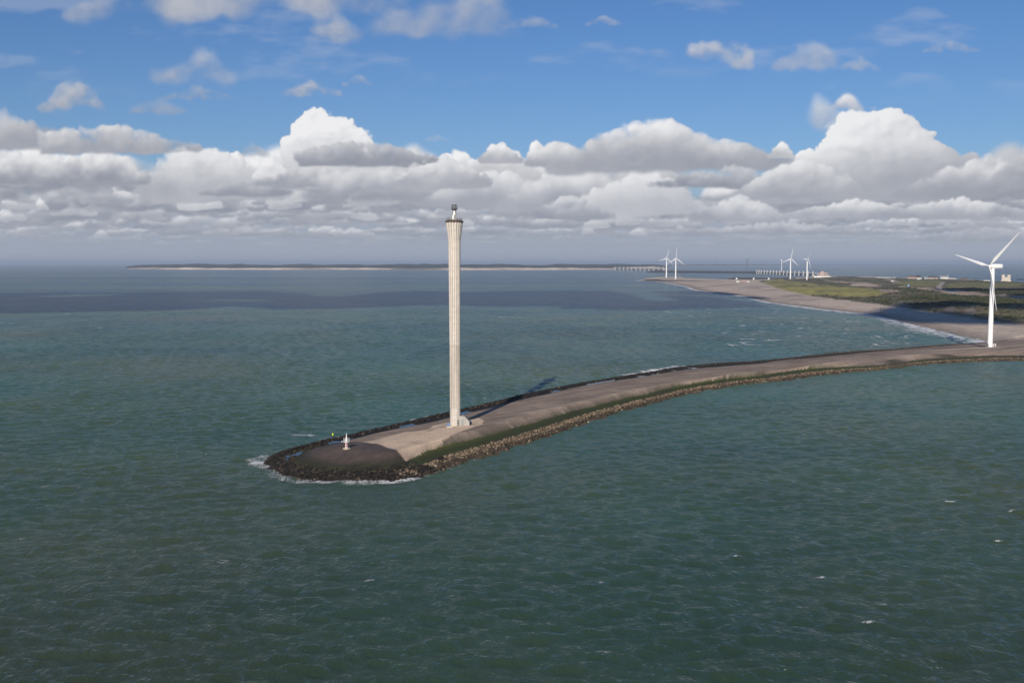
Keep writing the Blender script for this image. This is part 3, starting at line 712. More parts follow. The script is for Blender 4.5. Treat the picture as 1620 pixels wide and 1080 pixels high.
def make_land():
    az = np.linspace(math.radians(6.6), math.radians(33), 520); r = [590.0]
    while r[-1] < 5600: r.append(r[-1] * 1.0034)
    r = np.array(r); R, T = np.meshgrid(r, az, indexing='ij'); rows, cols = R.shape
    X = (R * np.sin(T)).ravel(); Y = (R * np.cos(T)).ravel()
    Z, inl, ind, d, dS, dBk = land_height(X, Y)
    # near the breakwater the land runs under it
    bw = inside(X, Y, A_ALL); Z = np.where(bw, np.minimum(Z, 1.2), Z)
    keep = inl | (np.minimum(dS, dBk) < np.maximum(12, R.ravel() * .012))
    used, F = mask_cells(keep, rows, cols)
    X, Y, Z, ind, d, dS, dBk = [a[used] for a in (X, Y, Z, ind, d, dS, dBk)]
    n0 = noise2(X, Y, 160, 110, 4); n1 = noise2(X, Y, 46, 111, 4); n2 = noise2(X, Y, 14, 112, 3)
    # sand
    C = np.array((.50, .405, .32)) * (1 + .14 * n0 + .10 * n1)[:, None]
    C = lerp(C, (.27, .22, .18), np.clip(1.1 - dS / 30 + .25 * n1, 0, 1))
    C = lerp(C, (.27, .225, .20), np.clip(noise2(X - .5 * Y, Y * .35, 60, 120, 3) * 2 - .3, 0, .8) * (~ind))
    C = lerp(C, (.58, .48, .37), ((dS > 150) & ~ind) * np.clip(.5 + n0, 0, 1) * .6)
    # dune cover
    D = np.array((.135, .120, .058)) * (1 + .40 * n1 + .40 * n2)[:, None]
    D = lerp(D, (.062, .066, .032), np.clip(n1 * 2.2 + n0 * 1.2 + .15, 0, 1))
    D = lerp(D, (.135, .100, .062), np.clip(noise2(X, Y, 120, 130, 4) * 2.4 - .25, 0, .9))
    D = lerp(D, (.19, .16, .115), np.clip(noise2(X, Y, 70, 131, 4) * 3.4 - 1.45, 0, .8))
    def pm(pts, z=8, w=9, ws=45, sd=0): return poly_mask(X, Y, pts, z, w, ws, sd)
    g = pm([(1196, 446), (1235, 441.5), (1262, 447), (1290, 450.5), (1330, 456), (1370, 458), (1400, 461), (1402, 465), (1380, 470), (1340, 469), (1300, 465), (1262, 463), (1230, 458)], 7, 8, 40, 140)
    D = lerp(D, (.33, .295, .080), g * np.clip(.62 + .7 * n1 + .6 * n2, 0, 1))
    g2 = pm([(1416, 447), (1440, 445), (1490, 445), (1487, 452), (1475, 455), (1440, 455), (1420, 451)], 6, 8, 40, 142)
    g3 = pm([(1492, 456), (1500, 450), (1540, 448), (1570, 450), (1620, 451), (1620, 455), (1560, 457), (1500, 457)], 6, 8, 40, 143)
    D = lerp(D, (.20, .195, .060), (g2 | g3) * np.clip(.60 + .7 * n1 + .5 * n2, 0, 1))
    dkp = pm([(1430, 473), (1470, 468), (1540, 470), (1640, 470), (1640, 486), (1560, 486), (1500, 478)], 8, 8, 50, 144) | pm([(1497, 459), (1560, 458), (1660, 459), (1660, 468), (1590, 468), (1530, 466)], 8, 8, 50, 145)
    D = lerp(D, (.022, .027, .015), dkp * np.clip(.85 + .5 * n1, 0, 1))
    bare = pm([(1302, 443.5), (1320, 447.5), (1345, 449), (1362, 447.5), (1390, 451), (1420, 455), (1450, 459), (1500, 466), (1560, 473), (1640, 478), (1640, 472), (1560, 466), (1500, 460), (1450, 455.5), (1400, 453), (1380, 449)], 7, 6, 40, 146)
    bare |= pm([(1343, 450.5), (1352, 447.5), (1370, 447), (1388, 450.5), (1398, 453.5), (1376, 455), (1352, 454)], 8, 5, 30, 147)
    bare2 = pm([(1390, 459), (1410, 458.5), (1425, 462), (1410, 464), (1396, 462.5)], 8, 4, 25, 148)
    D = lerp(D, (.33, .25, .19), (bare | bare2) * np.clip(.9 + .3 * n1, 0, 1))
    bl = pm([(1344, 453), (1352, 448.5), (1368, 447.6), (1385, 451), (1392, 454)], 8, 4, 30, 149)
    D = lerp(D, (.46, .37, .28), bl * 1.0)
    blow = pm([(1494, 489), (1512, 487), (1516, 493), (1500, 496)], 6, 4, 15, 150) | pm([(1520, 500), (1530, 493), (1540, 491), (1545, 496), (1535, 503)], 5, 4, 15, 151) | pm([(1405, 478), (1412, 473), (1430, 478), (1450, 489), (1420, 486)], 6, 6, 14, 152)
    D = lerp(D, (.21, .175, .145), blow * np.clip(.5 + 1.2 * n2, 0, .9))
    road = dist_poly(X, Y, smooth_line(PP([(1494, 446), (1489, 451), (1485, 455), (1490, 459), (1502, 463), (1516, 467), (1540, 470), (1640, 480)], 7), 6))
    D = lerp(D, (.36, .32, .275), np.clip((7 - road) / 4, 0, 1) * .85)
    road2 = dist_poly(X, Y, smooth_line(PP([(1304, 443.5), (1318, 447), (1340, 449.5), (1356, 449)], 7), 6))
    D = lerp(D, (.27, .215, .165), np.clip((9 - road2) / 4, 0, 1) * .8)
    park = pm([(1398, 441.2), (1412, 441), (1420, 446.5), (1425, 450.5), (1414, 450.5), (1404, 446)], 5, 4, 30, 153)
    D = lerp(D, (.33, .285, .24), park * np.clip(.75 + 1.0 * n2, 0, 1))
    w = np.clip(d / 9 + .55 * n2 - .1, 0, 1) * ind
    C = C * (1 - w)[:, None] + D * w[:, None]
    # spit: dark stone toe, sandy top
    sp = dist_poly(X, Y, PP([(1014, 442.8), (1040, 441.9), (1075, 442.2), (1112, 443.6)], 5))
    C = lerp(C, (.115, .092, .078), np.clip((48 - sp) / 20, 0, 1) * np.clip((62 - dS) / 14, 0, 1))
    toe = dist_poly(X, Y, PP([(1008, 443.4), (1040, 444.2), (1075, 445.2), (1112, 446)], 1)); C = lerp(C, (.105, .084, .072), np.clip((42 - toe) / 14, 0, 1) * (dS > 14))
    C = np.clip(C, .004, .7)
    m = cover_mat('dune_ground', 'cover', .10, .30, .95, .6, fine=.6)
    tag(np_mesh('dune_terrain', np.c_[X, Y, Z], F, m, cols={'cover': C}), kind='structure')
    # low scrub standing on it
    rng = np.random.default_rng(31)
    area = X ** 2 + Y ** 2; lum = C @ np.array((.3, .6, .1))
    wgt = (ind & (d > 6)) * np.clip((.085 - lum) / .05, 0, 1) * area / (1 + (Y / 1900) ** 3)
    wgt = wgt + (ind & (d > 1)) * np.clip((.11 - lum) / .06, 0, .1) * area * (Y < 2000)
    pick = rng.choice(len(X), 8500, p=wgt / wgt.sum())
    px = X[pick] + rng.normal(0, 3, len(pick)); py = Y[pick] + rng.normal(0, 4, len(pick)); pz, _, pin, *_ = land_height(px, py)
    ok = pin; px, py, pz = px[ok], py[ok], pz[ok]; n = len(px); q = 18
    rx = rng.uniform(.9, 2.4, n); rz = rng.uniform(.6, 1.7, n)
    ph = rng.uniform(0, 6.28, (n, q)); ct = rng.uniform(.05, 1, (n, q)); rr = rng.uniform(.55, 1, (n, q)) ** .5
    cx = px[:, None] + rx[:, None] * rr * np.sqrt(1 - ct ** 2) * np.cos(ph); cy = py[:, None] + rx[:, None] * rr * np.sqrt(1 - ct ** 2) * np.sin(ph); cz = pz[:, None] + rz[:, None] * rr * ct
    sz = rng.uniform(.35, .80, (n, q))
    u = rng.normal(0, 1, (n, q, 3)); u /= np.linalg.norm(u, axis=-1, keepdims=True); v = rng.normal(0, 1, (n, q, 3)); v -= (u * v).sum(-1, keepdims=True) * u; v /= np.linalg.norm(v, axis=-1, keepdims=True)
    c = np.stack([cx, cy, cz], -1); u = u * sz[..., None]; v = v * sz[..., None]
    V = np.stack([c - u - v * .6, c + u - v * .6, c + u * .5 + v, c - u * .7 + v], 2).reshape(-1, 3)
    F = np.arange(len(V)).reshape(-1, 4)
    cc = np.array((.040, .050, .020)) * rng.uniform(.55, 1.6, (n, 1)); br = rng.random(n) < .25; cc[br] = np.array((.082, .068, .040)) * rng.uniform(.6, 1.3, (br.sum(), 1))
    lm = cover_mat('scrub_leaves', 'cover', 1.5, .3, .9, 0)
    tag(np_mesh('dune_scrub', V, F, lm, False, cols={'cover': np.repeat(np.repeat(cc, q, 0), 4, 0)}), kind='stuff', label='low dark green and brown scrub covering the dunes', cat='scrub')
make_land()
def land_z(x, y): return float(land_height(np.array([x]), np.array([y]))[0][0])

# ---------------------------------------------------------------- foam: along the breakwater, along the beach, and whitecaps
def strip(line, offs, foam, z):
    """sheet along a line; offs across it, foam gives the strength at (station, offset)"""
    p = np.asarray(line); t = np.gradient(p, axis=0); t /= np.linalg.norm(t, axis=1, keepdims=True); nrm = np.c_[-t[:, 1], t[:, 0]]
    q = p[:, None] + nrm[:, None] * np.asarray(offs)[None, :, None]; n, k = q.shape[:2]
    idx = np.arange(n * k).reshape(n, k); F = np.stack([idx[:-1, :-1], idx[1:, :-1], idx[1:, 1:], idx[:-1, 1:]], -1).reshape(-1, 4)
    X = q[..., 0].ravel(); Y = q[..., 1].ravel()
    Z = wave(X, Y) * wave_fade(np.hypot(X, Y)) + z
    return np.c_[X, Y, Z], F, foam(X, Y, np.tile(np.arange(k), n), np.repeat(np.arange(n), k)).astype(float)
def resample(p, step):
    p = np.asarray(p); s = np.r_[0, np.cumsum(np.linalg.norm(np.diff(p, axis=0), axis=1))]; t = np.arange(0, s[-1], step)
    return np.c_[np.interp(t, s, p[:, 0]), np.interp(t, s, p[:, 1])]
def make_foam():
    parts = []
    ln = resample(A_ALL, 1.0); o = np.array([-2.5, -1, 0, 1, 2, 3, 4.5, 6, 8, 10])
    tip = np.array(P(420, 731)); i_tip = np.argmin(np.linalg.norm(ln - tip, axis=1))
    # orientation: make positive offsets point to sea
    t = ln[i_tip + 3] - ln[i_tip - 3]; nr = np.array((-t[1], t[0])); sgn = 1 if nr @ (tip - np.array(P(500, 725))) > 0 else -1
    def f1(X, Y, k, i):
        d = np.hypot(X - tip[0], Y - tip[1]); off = o[k]
        nn = noise2(X, Y, 14, 201, 3); south = (i > i_tip)
        st = np.where(south, np.interp(d, [0, 40, 52, 70, 90], [.55, .66, .52, -.1, -.35]), np.interp(d, [0, 25, 70, 150, 500], [.55, .45, .38, .30, .22])) + .30 * nn
        br = dist_poly(X, Y, PP([(992, 592), (1030, 586), (1075, 578)], 0)); st = st + (~south) * np.clip(1 - br / 14, 0, 1) * 1.0
        b2 = dist_poly(X, Y, PP([(938, 668), (960, 660)], 0)); st = st + south * np.clip(1 - b2 / 8, 0, 1) * .6
        b3 = dist_poly(X, Y, PP([(1110, 620), (1140, 615)], 0)); st = st + south * np.clip(1 - b3 / 8, 0, 1) * .8
        b4 = dist_poly(X, Y, PP([(786, 634), (793, 632)], 0)); st = st + np.clip(1 - b4 / 7, 0, 1) * .6
        wd = np.where(south, np.interp(d, [0, 50, 80], [7, 4.5, 2]), np.interp(d, [0, 30, 80], [7, 3.5, 3.2])) + 4 * (~south) * np.clip(1 - br / 14, 0, 1)
        return st - np.clip((off - .5 * wd) / wd, 0, 2) * 1.0 - (off < -2) * .3
    parts.append(strip(ln, o * sgn, f1, .16))
    # beach surf: several breaker lines
    bl = resample(SEA_W, 5.0); inl = np.array(P(1300, 480)); j = len(bl) // 2
    t = bl[j + 1] - bl[j - 1]; nr = np.array((-t[1], t[0])); sg = -1 if nr @ (inl - bl[j]) > 0 else 1
    o2 = np.array([-14, -9, -5, 0, 4, 8, 12, 17, 23, 30, 38])
    def f2(X, Y, k, i):
        off = o2[k]; nn = noise2(X, Y, 40, 203, 3); Yd = np.clip((Y - 700) / 700, 0, 1)
        st = 1.15 + .25 * nn; w = 11 + 9 * (1 - Yd) + 3 * nn
        return st - np.clip((off - w * .4) / w, 0, 2) * .9 - np.clip((-off - 4) / 6, 0, 2) * .6
    parts.append(strip(bl, o2 * sg, f2, .10))
    rng = np.random.default_rng(7)
    def patch(cx, cy, a, b, ang, st):
        n = max(4, min(14, int(a / 1.2))); m = 5
        u = np.linspace(-1, 1, n * 2 + 1); v = np.linspace(-1, 1, m); U, V_ = np.meshgrid(u, v, indexing='ij')
        bend = rng.uniform(-.5, .5) * b * 2
        lx = U * a; ly = V_ * b + bend * U ** 2; c, s = math.cos(ang), math.sin(ang)
        X = cx + lx * c - ly * s; Y = cy + lx * s + ly * c
        idx = np.arange(X.size).reshape(X.shape); F = np.stack([idx[:-1, :-1], idx[1:, :-1], idx[1:, 1:], idx[:-1, 1:]], -1).reshape(-1, 4)
        Z = wave(X, Y) * wave_fade(np.hypot(X, Y)) + .08
        parts.append((np.c_[X.ravel(), Y.ravel(), Z.ravel()], F, (st - .95 * np.hypot(U, V_) ** 1.5).ravel()))
    crest = -SUN_AZ + .25
    # breakers off the beach
    for i in range(280):
        x = rng.uniform(1010, 1530); y = rng.uniform(484, 548) if rng.random() < .8 else rng.uniform(470, 490)
        if x < 1150 and y > 515: continue
        g = np.array(P(x, y))
        if inside(g[:1], g[1:], LAND)[0] or inside(g[:1], g[1:], A_ALL)[0]: continue
        if dist_poly(g[:1], g[1:], A_ALL)[0] < 15: continue
        cl = rng.random() < (.75 if x > 1250 else .5)
        patch(g[0], g[1], rng.uniform(5, 17) if cl else rng.uniform(2, 6), rng.uniform(1.5, 4.5), rng.normal(.0, .18) , rng.uniform(.55, 1.1))
    # listed whitecaps of the open water (photograph pixels, half length in metres)
    for x, y, a, st in ((107, 496, 5, .8), (238, 495, 9, .8), (262, 499, 12, .7), (160, 519, 4, .8), (180, 532, 9, .6), (15, 511, 14, .6), (30, 621, 4, .5), (70, 770, 4, .7), (356, 886, 1.6, .9), (352, 890, 1.4, .8), (486, 838, 1.4, .9), (678, 907, 1.0, .8), (415, 963, .7, .8), (413, 1069, 1.0, .8), (950, 1032, 2.2, .8), (1231, 1058, 1.4, .8), (1374, 986, 1.6, .8), (1500, 793, 1.5, .8), (1602, 808, 1.6, .8), (1578, 854, 1.2, .7), (1163, 882, 1.2, .6), (950, 923, .8, .8), (1505, 986, 1.2, .7), (1580, 905, 1.0, .6), (1165, 1008, 1.0, .6), (1226, 1040, 1.3, .5), (770, 500, 14, .7), (815, 502, 18, .8), (840, 508, 14, .7), (740, 497, 8, .6), (620, 490, 9, .5), (555, 560, 4, .5), (420, 540, 5, .5), (330, 560, 4, .4), (1490, 690, 2, .4), (690, 480, 8, .4), (476, 688, 5, .55), (830, 528, 9, .4), (1060, 495, 12, .8), (1105, 500, 14, .7), (1000, 510, 10, .5)):
        g = P(x, y); patch(g[0], g[1], a * 1.7, max(.5, a * .45), crest + rng.normal(0, .35), st)
    for i in range(300):
        y = 470 + 600 * rng.random() ** 2.2; x = rng.uniform(-40, 1660); g = np.array(P(x, y))
        if y > 640 and rng.random() < .6: continue
        if inside(g[:1], g[1:], A_ALL)[0] or inside(g[:1], g[1:], LAND)[0]: continue
        patch(g[0], g[1], rng.uniform(.6, 2.4) * (1 + g[1] / 500), rng.uniform(.35, 1.0) * (1 + g[1] / 900), crest + rng.normal(0, .4), rng.uniform(.2, .75) + (.22 if y < 640 else 0))
    V = []; F = []; A = []; b = 0
    for v, f, a in parts: V.append(v); F.append(f + b); A.append(a); b += len(v)
    tag(np_mesh('surf_foam', np.vstack(V), np.vstack(F), FOAM, attrs={'foam': np.concatenate(A)}), kind='stuff', label='white surf and whitecaps on the sea', cat='foam')
make_foam()

# ---------------------------------------------------------------- far shores
def ridge(name, line, depth, prof, cover, kind='structure', nz=0, ns=300, seed=0, step=40, rows=26, label=None, cat=None):
    """land behind a waterline: line in world points, depth of the land, prof(t) heights, cover(t, X, Y) colours"""
    p = resample(line, step); dirs = p / np.linalg.norm(p, axis=1, keepdims=True); t = np.linspace(0, 1, rows) ** 1.5
    q = p[:, None] + dirs[:, None] * (t * depth)[None, :, None]; n, k = q.shape[:2]
    X = q[..., 0].ravel(); Y = q[..., 1].ravel(); T = np.tile(t, n)
    e = np.minimum(np.arange(n), n - 1 - np.arange(n)); e = np.repeat(np.clip(e * step / (depth * .22), 0, 1), k)
    Z = prof(T) * (1 + nz * noise2(X, Y, ns, seed, 4)) * np.sqrt(e) - .3 * (T == 0)
    idx = np.arange(n * k).reshape(n, k); F = np.stack([idx[:-1, :-1], idx[1:, :-1], idx[1:, 1:], idx[:-1, 1:]], -1).reshape(-1, 4)
    m = cover_mat(name + '_ground', 'cover', .01, .25, .95, 0, fine=.04)
    return tag(np_mesh(name, np.c_[X, Y, Z], F, m, cols={'cover': np.clip(cover(T, X, Y), .004, .7)}), label, cat, kind=kind)
def col_steps(T, X, Y, stops, seed, s=250, warp=.05):
    t = T + warp * noise2(X, Y, s, seed, 4); C = np.zeros((len(T), 3))
    tt = [a for a, _ in stops]
    for i in range(3): C[:, i] = np.interp(t, tt, [c[i] for _, c in stops])
    return C * (1 + .22 * noise2(X, Y, s * .4, seed + 1, 4))[:, None]
SANDY = (.70, .57, .44); DKG = (.045, .052, .036); OL = (.08, .08, .05)
wl = smooth_line(PP([(198, 425.3), (232, 425.8), (262, 426.1), (360, 426.5), (470, 426.6), (560, 426.4), (640, 426.8), (720, 427.0), (800, 427.0), (880, 426.8), (960, 426.3), (1010, 425.4), (1060, 424.6)], 0), 6)
ridge('far_coast', wl, 2600, lambda t: np.interp(t, [0, .012, .03, .07, .14, .3, .6, 1], [0, 8, 15, 22, 27, 31, 36, 34]),
      lambda T, X, Y: lerp(col_steps(T, X, Y, [(0, SANDY), (.022, SANDY), (.036, (.16, .15, .10)), (.06, DKG), (.3, OL), (.5, DKG), (1, DKG)], 301, 420, .030), (.14, .13, .10), np.clip(noise2(X, Y, 600, 307, 3) * 2.2 - .1, 0, .85) * (T < .05)), nz=.75, ns=330, seed=300, step=30, rows=40)
wl2 = PP([(1040, 421.8), (1130, 421.5), (1180, 421.0), (1230, 420.4), (1280, 419.6)], 0)
ridge('far_shore', wl2, 3000, lambda t: np.interp(t, [0, .05, .2, 1], [0, 6, 18, 26]), lambda T, X, Y: col_steps(T, X, Y, [(0, (.40, .34, .26)), (.10, (.36, .30, .22)), (.2, OL), (1, DKG)], 311, 500, .05), nz=.4, ns=700, seed=310, step=80)
wl3 = PP([(900, 420.2), (1200, 419.3), (1500, 419.2), (1800, 419.4)], 0)
ridge('low_horizon_land', wl3, 4000, lambda t: np.interp(t, [0, .05, .2, 1], [0, 5, 10, 14]), lambda T, X, Y: col_steps(T, X, Y, [(0, (.12, .115, .09)), (.2, OL), (1, DKG)], 321, 900, .05), nz=.5, ns=900, seed=320, step=160)
for i, (a, b, y, c) in enumerate(((1320, 1700, 427.2, (.33, .30, .27)), (1400, 1800, 424.6, (.28, .26, .25)), (1280, 1560, 423.3, (.30, .27, .24)))):
    wl4 = PP([(a, y), ((a + b) / 2, y + .25), (b, y)], 0)
    ridge('tidal_flat', wl4, 520, lambda t: np.interp(t, [0, .1, .5, .9, 1], [0, .5, .8, .5, -.3]), lambda T, X, Y, c=c: col_steps(T, X, Y, [(0, c), (1, c)], 331 + i, 600, .05), nz=.2, seed=330 + i, step=80, rows=10)
wl5 = smooth_line(PP([(1022, 431.0), (1060, 431.4), (1110, 431.8), (1150, 432.2), (1200, 432.8), (1215, 433)], 0), 6)
ridge('work_island', wl5, 420, lambda t: np.interp(t, [0, .05, .16, .8, 1], [0, 6, 11, 11, 0]), lambda T, X, Y: lerp(col_steps(T, X, Y, [(0, (.045, .043, .042)), (.10, (.075, .068, .06)), (.2, (.17, .15, .12)), (1, (.14, .13, .10))], 341, 200, .03), (.40, .34, .26), np.clip((X - P(1140, 430)[0]) / 120, 0, 1) * (T > .10)), nz=.12, ns=200, seed=340, step=15)
wl6 = smooth_line(PP([(1150, 442.0), (1180, 442.3), (1215, 442.5), (1252, 442.6), (1262, 442.4)], 0), 6)
ridge('harbour_dam', wl6, 160, lambda t: np.interp(t, [0, .05, .2, .8, 1], [0, 4.5, 7, 7, 0]), lambda T, X, Y: col_steps(T, X, Y, [(0, (.05, .047, .05)), (.13, (.075, .07, .07)), (.2, (.21, .18, .155)), (1, (.21, .18, .15))], 351, 90, .03), nz=.10, ns=120, seed=350, step=10)
wl7 = PP([(1606, 442.5), (1620, 442.8), (1700, 443)], 0)
ridge('bay_breakwater', wl7, 60, lambda t: np.interp(t, [0, .3, .7, 1], [0, 3, 3, 0]), lambda T, X, Y: col_steps(T, X, Y, [(0, (.06, .058, .055)), (1, (.07, .065, .06))], 361), step=10, rows=8)
# ================================================================ things
def concrete_mat(name, c, streak=.5, scale=.6):
    m, nt, N, L, b = mat_nodes(name)
    n = noise_node(N, L, scale, 6, .65); v = noise_node(N, L, 1.1, 5, .6, stretch=(1.6, 1.6, .05))
    k = ramp(N, L, n.outputs[0], [(.3, .88), (.7, 1.10)]); k2 = ramp(N, L, v.outputs[0], [(.35, 1 - .28 * streak), (.62, 1 + .10 * streak)])
    tc = N.new('ShaderNodeTexCoord'); wv = N.new('ShaderNodeTexWave'); wv.bands_direction = 'Z'; wv.inputs['Scale'].default_value = .16; wv.inputs['Distortion'].default_value = .3
    L.new(tc.outputs['Object'], wv.inputs['Vector'])
    k3 = ramp(N, L, wv.outputs[0], [(0, .90), (.06, 1.0), (1, 1.0)])                 # lift joints of the casting
    cc = mixc(N, L, mixc(N, L, mixc(N, L, c, k, 1.0, 'MULTIPLY'), k2, 1.0, 'MULTIPLY'), k3, .6, 'MULTIPLY')
    L.new(cc, b.inputs['Base Color']); b.inputs['Roughness'].default_value = .85; b.inputs['Specular IOR Level'].default_value = .3
    bump(N, L, b, n.outputs[0], .3, .03); return m
M_CREAM = concrete_mat('cream_concrete', (.64, .585, .525), .35)
M_GREYC = concrete_mat('grey_concrete', (.58, .525, .465), .9)
M_PALEC = concrete_mat('pale_concrete', (.38, .365, .335), .8)
M_WHITE = simple('white_paint', (.76, .745, .70), .45, .06, .8)
M_TURB = simple('turbine_paint', (.82, .82, .82), .35, .03, .3)
M_DARKM = simple('dark_metal', (.045, .042, .048), .5, .2, 2, .3)
M_RUSTM = simple('rusty_rim', (.085, .060, .050), .75, .4, 1.5)
M_GREYM = simple('grey_metal', (.27, .28, .29), .5, .12, 2, .3)
M_RED = simple('red_paint', (.42, .035, .05), .5, .15, 2)
M_BLUE = simple('blue_plastic', (.055, .23, .56), .5, .15, 3)
M_NAVY = simple('navy_tarp', (.02, .035, .08), .7, .2, 3)
M_GLASS = simple('dark_glass', (.02, .03, .035), .12, .2, 1)
# ---------------------------------------------------------------- the radar tower
def radar_tower():
    x, y = P(720.3, 668.3, 5.0); z0 = bw_z(x, y) - .15; D = math.hypot(x, y); mpp = D / FPX
    hz = lambda py: height_at(720, py, x, y) - z0
    t = empty('radar_tower', (x, y, z0), .2, 'tall fluted pale concrete radar tower with flared top standing on the breakwater', 'radar tower')
    R = 16.8 / 2 * mpp; h1, h2, h3, h4 = hz(644.6), hz(545), hz(380), hz(351.5)
    b = MB(); b.lathe([(R * 1.0, 0), (R * 1.0, h1 - .35), (R * .985, h1 - .34), (R * .985, h1)], 64); b.build('plinth', concrete_mat('plinth_concrete', (.54, .50, .45), .8), t, True)
    NF = 18
    def flute(a, r, z):                                         # broad flat ribs with narrow sunk grooves between them
        p = (a * NF / (2 * math.pi)) % 1.0; d = min(p, 1 - p)
        return 1 - .20 * (1 - min(1, max(0, (d - .15) / .06)))
    n = NF * 14
    zs = np.linspace(h1, h2, 5); b = MB(); b.lathe([(R * 1.0, z) for z in zs], n, rad=flute); b.build('lower_shaft', M_GREYC, t)
    zs = np.linspace(h2, h3, 6); b = MB(); b.lathe([(R * 1.012 + (z - h2) / (h3 - h2) * .22, z) for z in zs], n, rad=flute); b.build('upper_shaft', M_CREAM, t)
    Rt = 27.0 / 2 * mpp; R0 = R * 1.012 + .22; b = MB()
    b.lathe([(R0 + (Rt - R0) * (k ** 1.05), h3 + (h4 - h3) * k) for k in np.linspace(0, 1, 10)], n, rad=flute); b.build('flared_crown', M_CREAM, t)
    Rr = 29.6 / 2 * mpp; ht = hz(347.9)
    b = MB(); b.lathe([(Rt * .97, h4 - .1), (Rr, h4 + .02), (Rr, h4 + .16), (Rr * .76, ht), (Rr * .70, ht + .02), (.2, ht + .03)], 48); rim = b.build('roof_rim', M_RUSTM, t)
    b = MB()
    for k in range(24):
        a = k * math.pi / 12; b.tube((Rr * .84 * math.cos(a), Rr * .84 * math.sin(a), ht - .2), (Rr * .84 * math.cos(a), Rr * .84 * math.sin(a), ht + .6), .018, n=4)
    for zz in (.35, .6):
        for k in range(24):
            a, c = k * math.pi / 12, (k + 1) * math.pi / 12
            b.tube((Rr * .84 * math.cos(a), Rr * .84 * math.sin(a), ht + zz), (Rr * .84 * math.cos(c), Rr * .84 * math.sin(c), ht + zz), .015, n=4)
    b.build('railing', M_DARKM, rim)
    hc = hz(342.0); hk = hz(332.2); rc = 7.9 / 2 * mpp
    b = MB(); b.lathe([(rc * 1.03, ht - .1), (rc, ht + .5), (rc, hc), (rc * .94, hc + .15), (rc * .55, hc + (hk - hc) * .45), (rc * .30, hk)], 28); tu = b.build('turret', M_WHITE, t, True)
    b = MB(); b.box((0, -rc - .01, ht + .95), (.7, .06, 1.5)); b.build('turret_door', M_GREYM, tu)
    b = MB()
    for k in range(4):
        a = k * math.pi / 2 + .5; b.tube((rc * .92 * math.cos(a), rc * .92 * math.sin(a), hc), (rc * .72 * math.cos(a), rc * .72 * math.sin(a), hk + .1), .055, n=5)
    b.build('braces', M_RUSTM, tu)
    hp = hz(331.3); ha = hz(327.6); rp = 9.6 / 2 * mpp
    b = MB(); b.lathe([(rp * .75, hp - .25), (rp, hp), (rp, hp + .12)], 12); pf = b.build('radar_platform', M_DARKM, t)
    b = MB()
    for k in range(12):
        a, c = k * math.pi / 6, (k + 1) * math.pi / 6; p = lambda q, z: (rp * .97 * math.cos(q), rp * .97 * math.sin(q), z)
        b.tube(p(a, hp), p(a, ha + .12), .045, n=4)
        for zz in (.35, .7, 1.0): b.tube(p(a, hp + (ha + .1 - hp) * zz), p(c, hp + (ha + .1 - hp) * zz), .04, n=4)
    b.build('platform_cage', M_DARKM, pf)
    hs = hz(325.2); b = MB(); b.lathe([(.26, hp), (.22, hs - .1)], 10); b.lathe([(.42, ha - .2), (.42, ha + .35)], 10); b.build('radar_pedestal', M_GREYM, t)
    b = MB(); b.box((0, 0, hs + .12), (8.6 * mpp, .42, .34)); b.box((0, .05, hs - .1), (1.4, .3, .2)); an = b.build('radar_antenna', M_DARKM, t, bevel=.04); an.rotation_euler = (0, 0, -.12)
    b = MB(); b.box((0, 0, .55), (.62, .5, .9)); b.tube((0, 0, 0), (0, 0, 2.2), .04); q = b.build('signal_box', M_GREYM, t); a = math.pi + .15; q.location = ((rc + .75) * math.cos(a), (rc + .75) * math.sin(a), ht)
    for k in (1.1, 2.1, -1.2):
        b = MB(); b.tube((Rr * .5 * math.cos(k), Rr * .5 * math.sin(k), ht), (Rr * .5 * math.cos(k), Rr * .5 * math.sin(k), ht + 2.1), .025, .012, 5); b.build('whip_aerial', M_DARKM, t)
    b = MB(); b.box((-.05, -R - .02, 1.15), (1.0, .12, 2.1)); d = b.build('door', M_GREYM, t); d.rotation_euler = (0, 0, .5); b = MB(); b.box((.3, -R - .1, 1.1), (.06, .06, .25)); b.build('handle', M_DARKM, d)
    # hut with a slanting roof at its foot
    e1 = P(729.0, 667.0, 5.0); e2 = P(742.7, 663, 5.0)
    w = 3.5; hx, hy = x + R + 1.25, y + .5
    hut = empty('equipment_hut', (hx, hy, bw_z(hx, hy) - .1), .06, 'small grey concrete hut with slanting roof leaning against the foot of the radar tower', 'hut')
    hh = 23 * mpp * .66
    b = MB(); b.prism([(-1.7, 0), (1.75, 0), (1.75, hh * .42), (.1, hh), (-1.7, hh * 1.02)], -1.7, 1.9); b.build('walls', M_PALEC, hut)
    b = MB(); b.add([(-1.75, -1.8, hh * 1.02 + .01), (.1, -1.8, hh + .01), (1.85, -1.8, hh * .42 - .01), (-1.75, 2.0, hh * 1.02 + .01), (.1, 2.0, hh + .01), (1.85, 2.0, hh * .42 - .01),
        (-1.75, -1.8, hh * 1.02 + .16), (.1, -1.8, hh + .16), (1.85, -1.8, hh * .42 + .14), (-1.75, 2.0, hh * 1.02 + .16), (.1, 2.0, hh + .16), (1.85, 2.0, hh * .42 + .14)],
        [(0, 1, 7, 6), (1, 2, 8, 7), (2, 5, 11, 8), (5, 4, 10, 11), (4, 3, 9, 10), (3, 0, 6, 9), (6, 7, 10, 9), (7, 8, 11, 10), (0, 3, 4, 1), (1, 4, 5, 2)]); b.build('roof', simple('roof_sheet', (.30, .285, .26), .8), hut)
    b = MB(); b.box((-.75, -1.72, 1.05), (.95, .08, 2.0)); b.build('door', M_GREYM, hut)
    # blue box, dark crate and white slab in front of the tower
    bx, by = P(710.6, 667.2, 5.0)
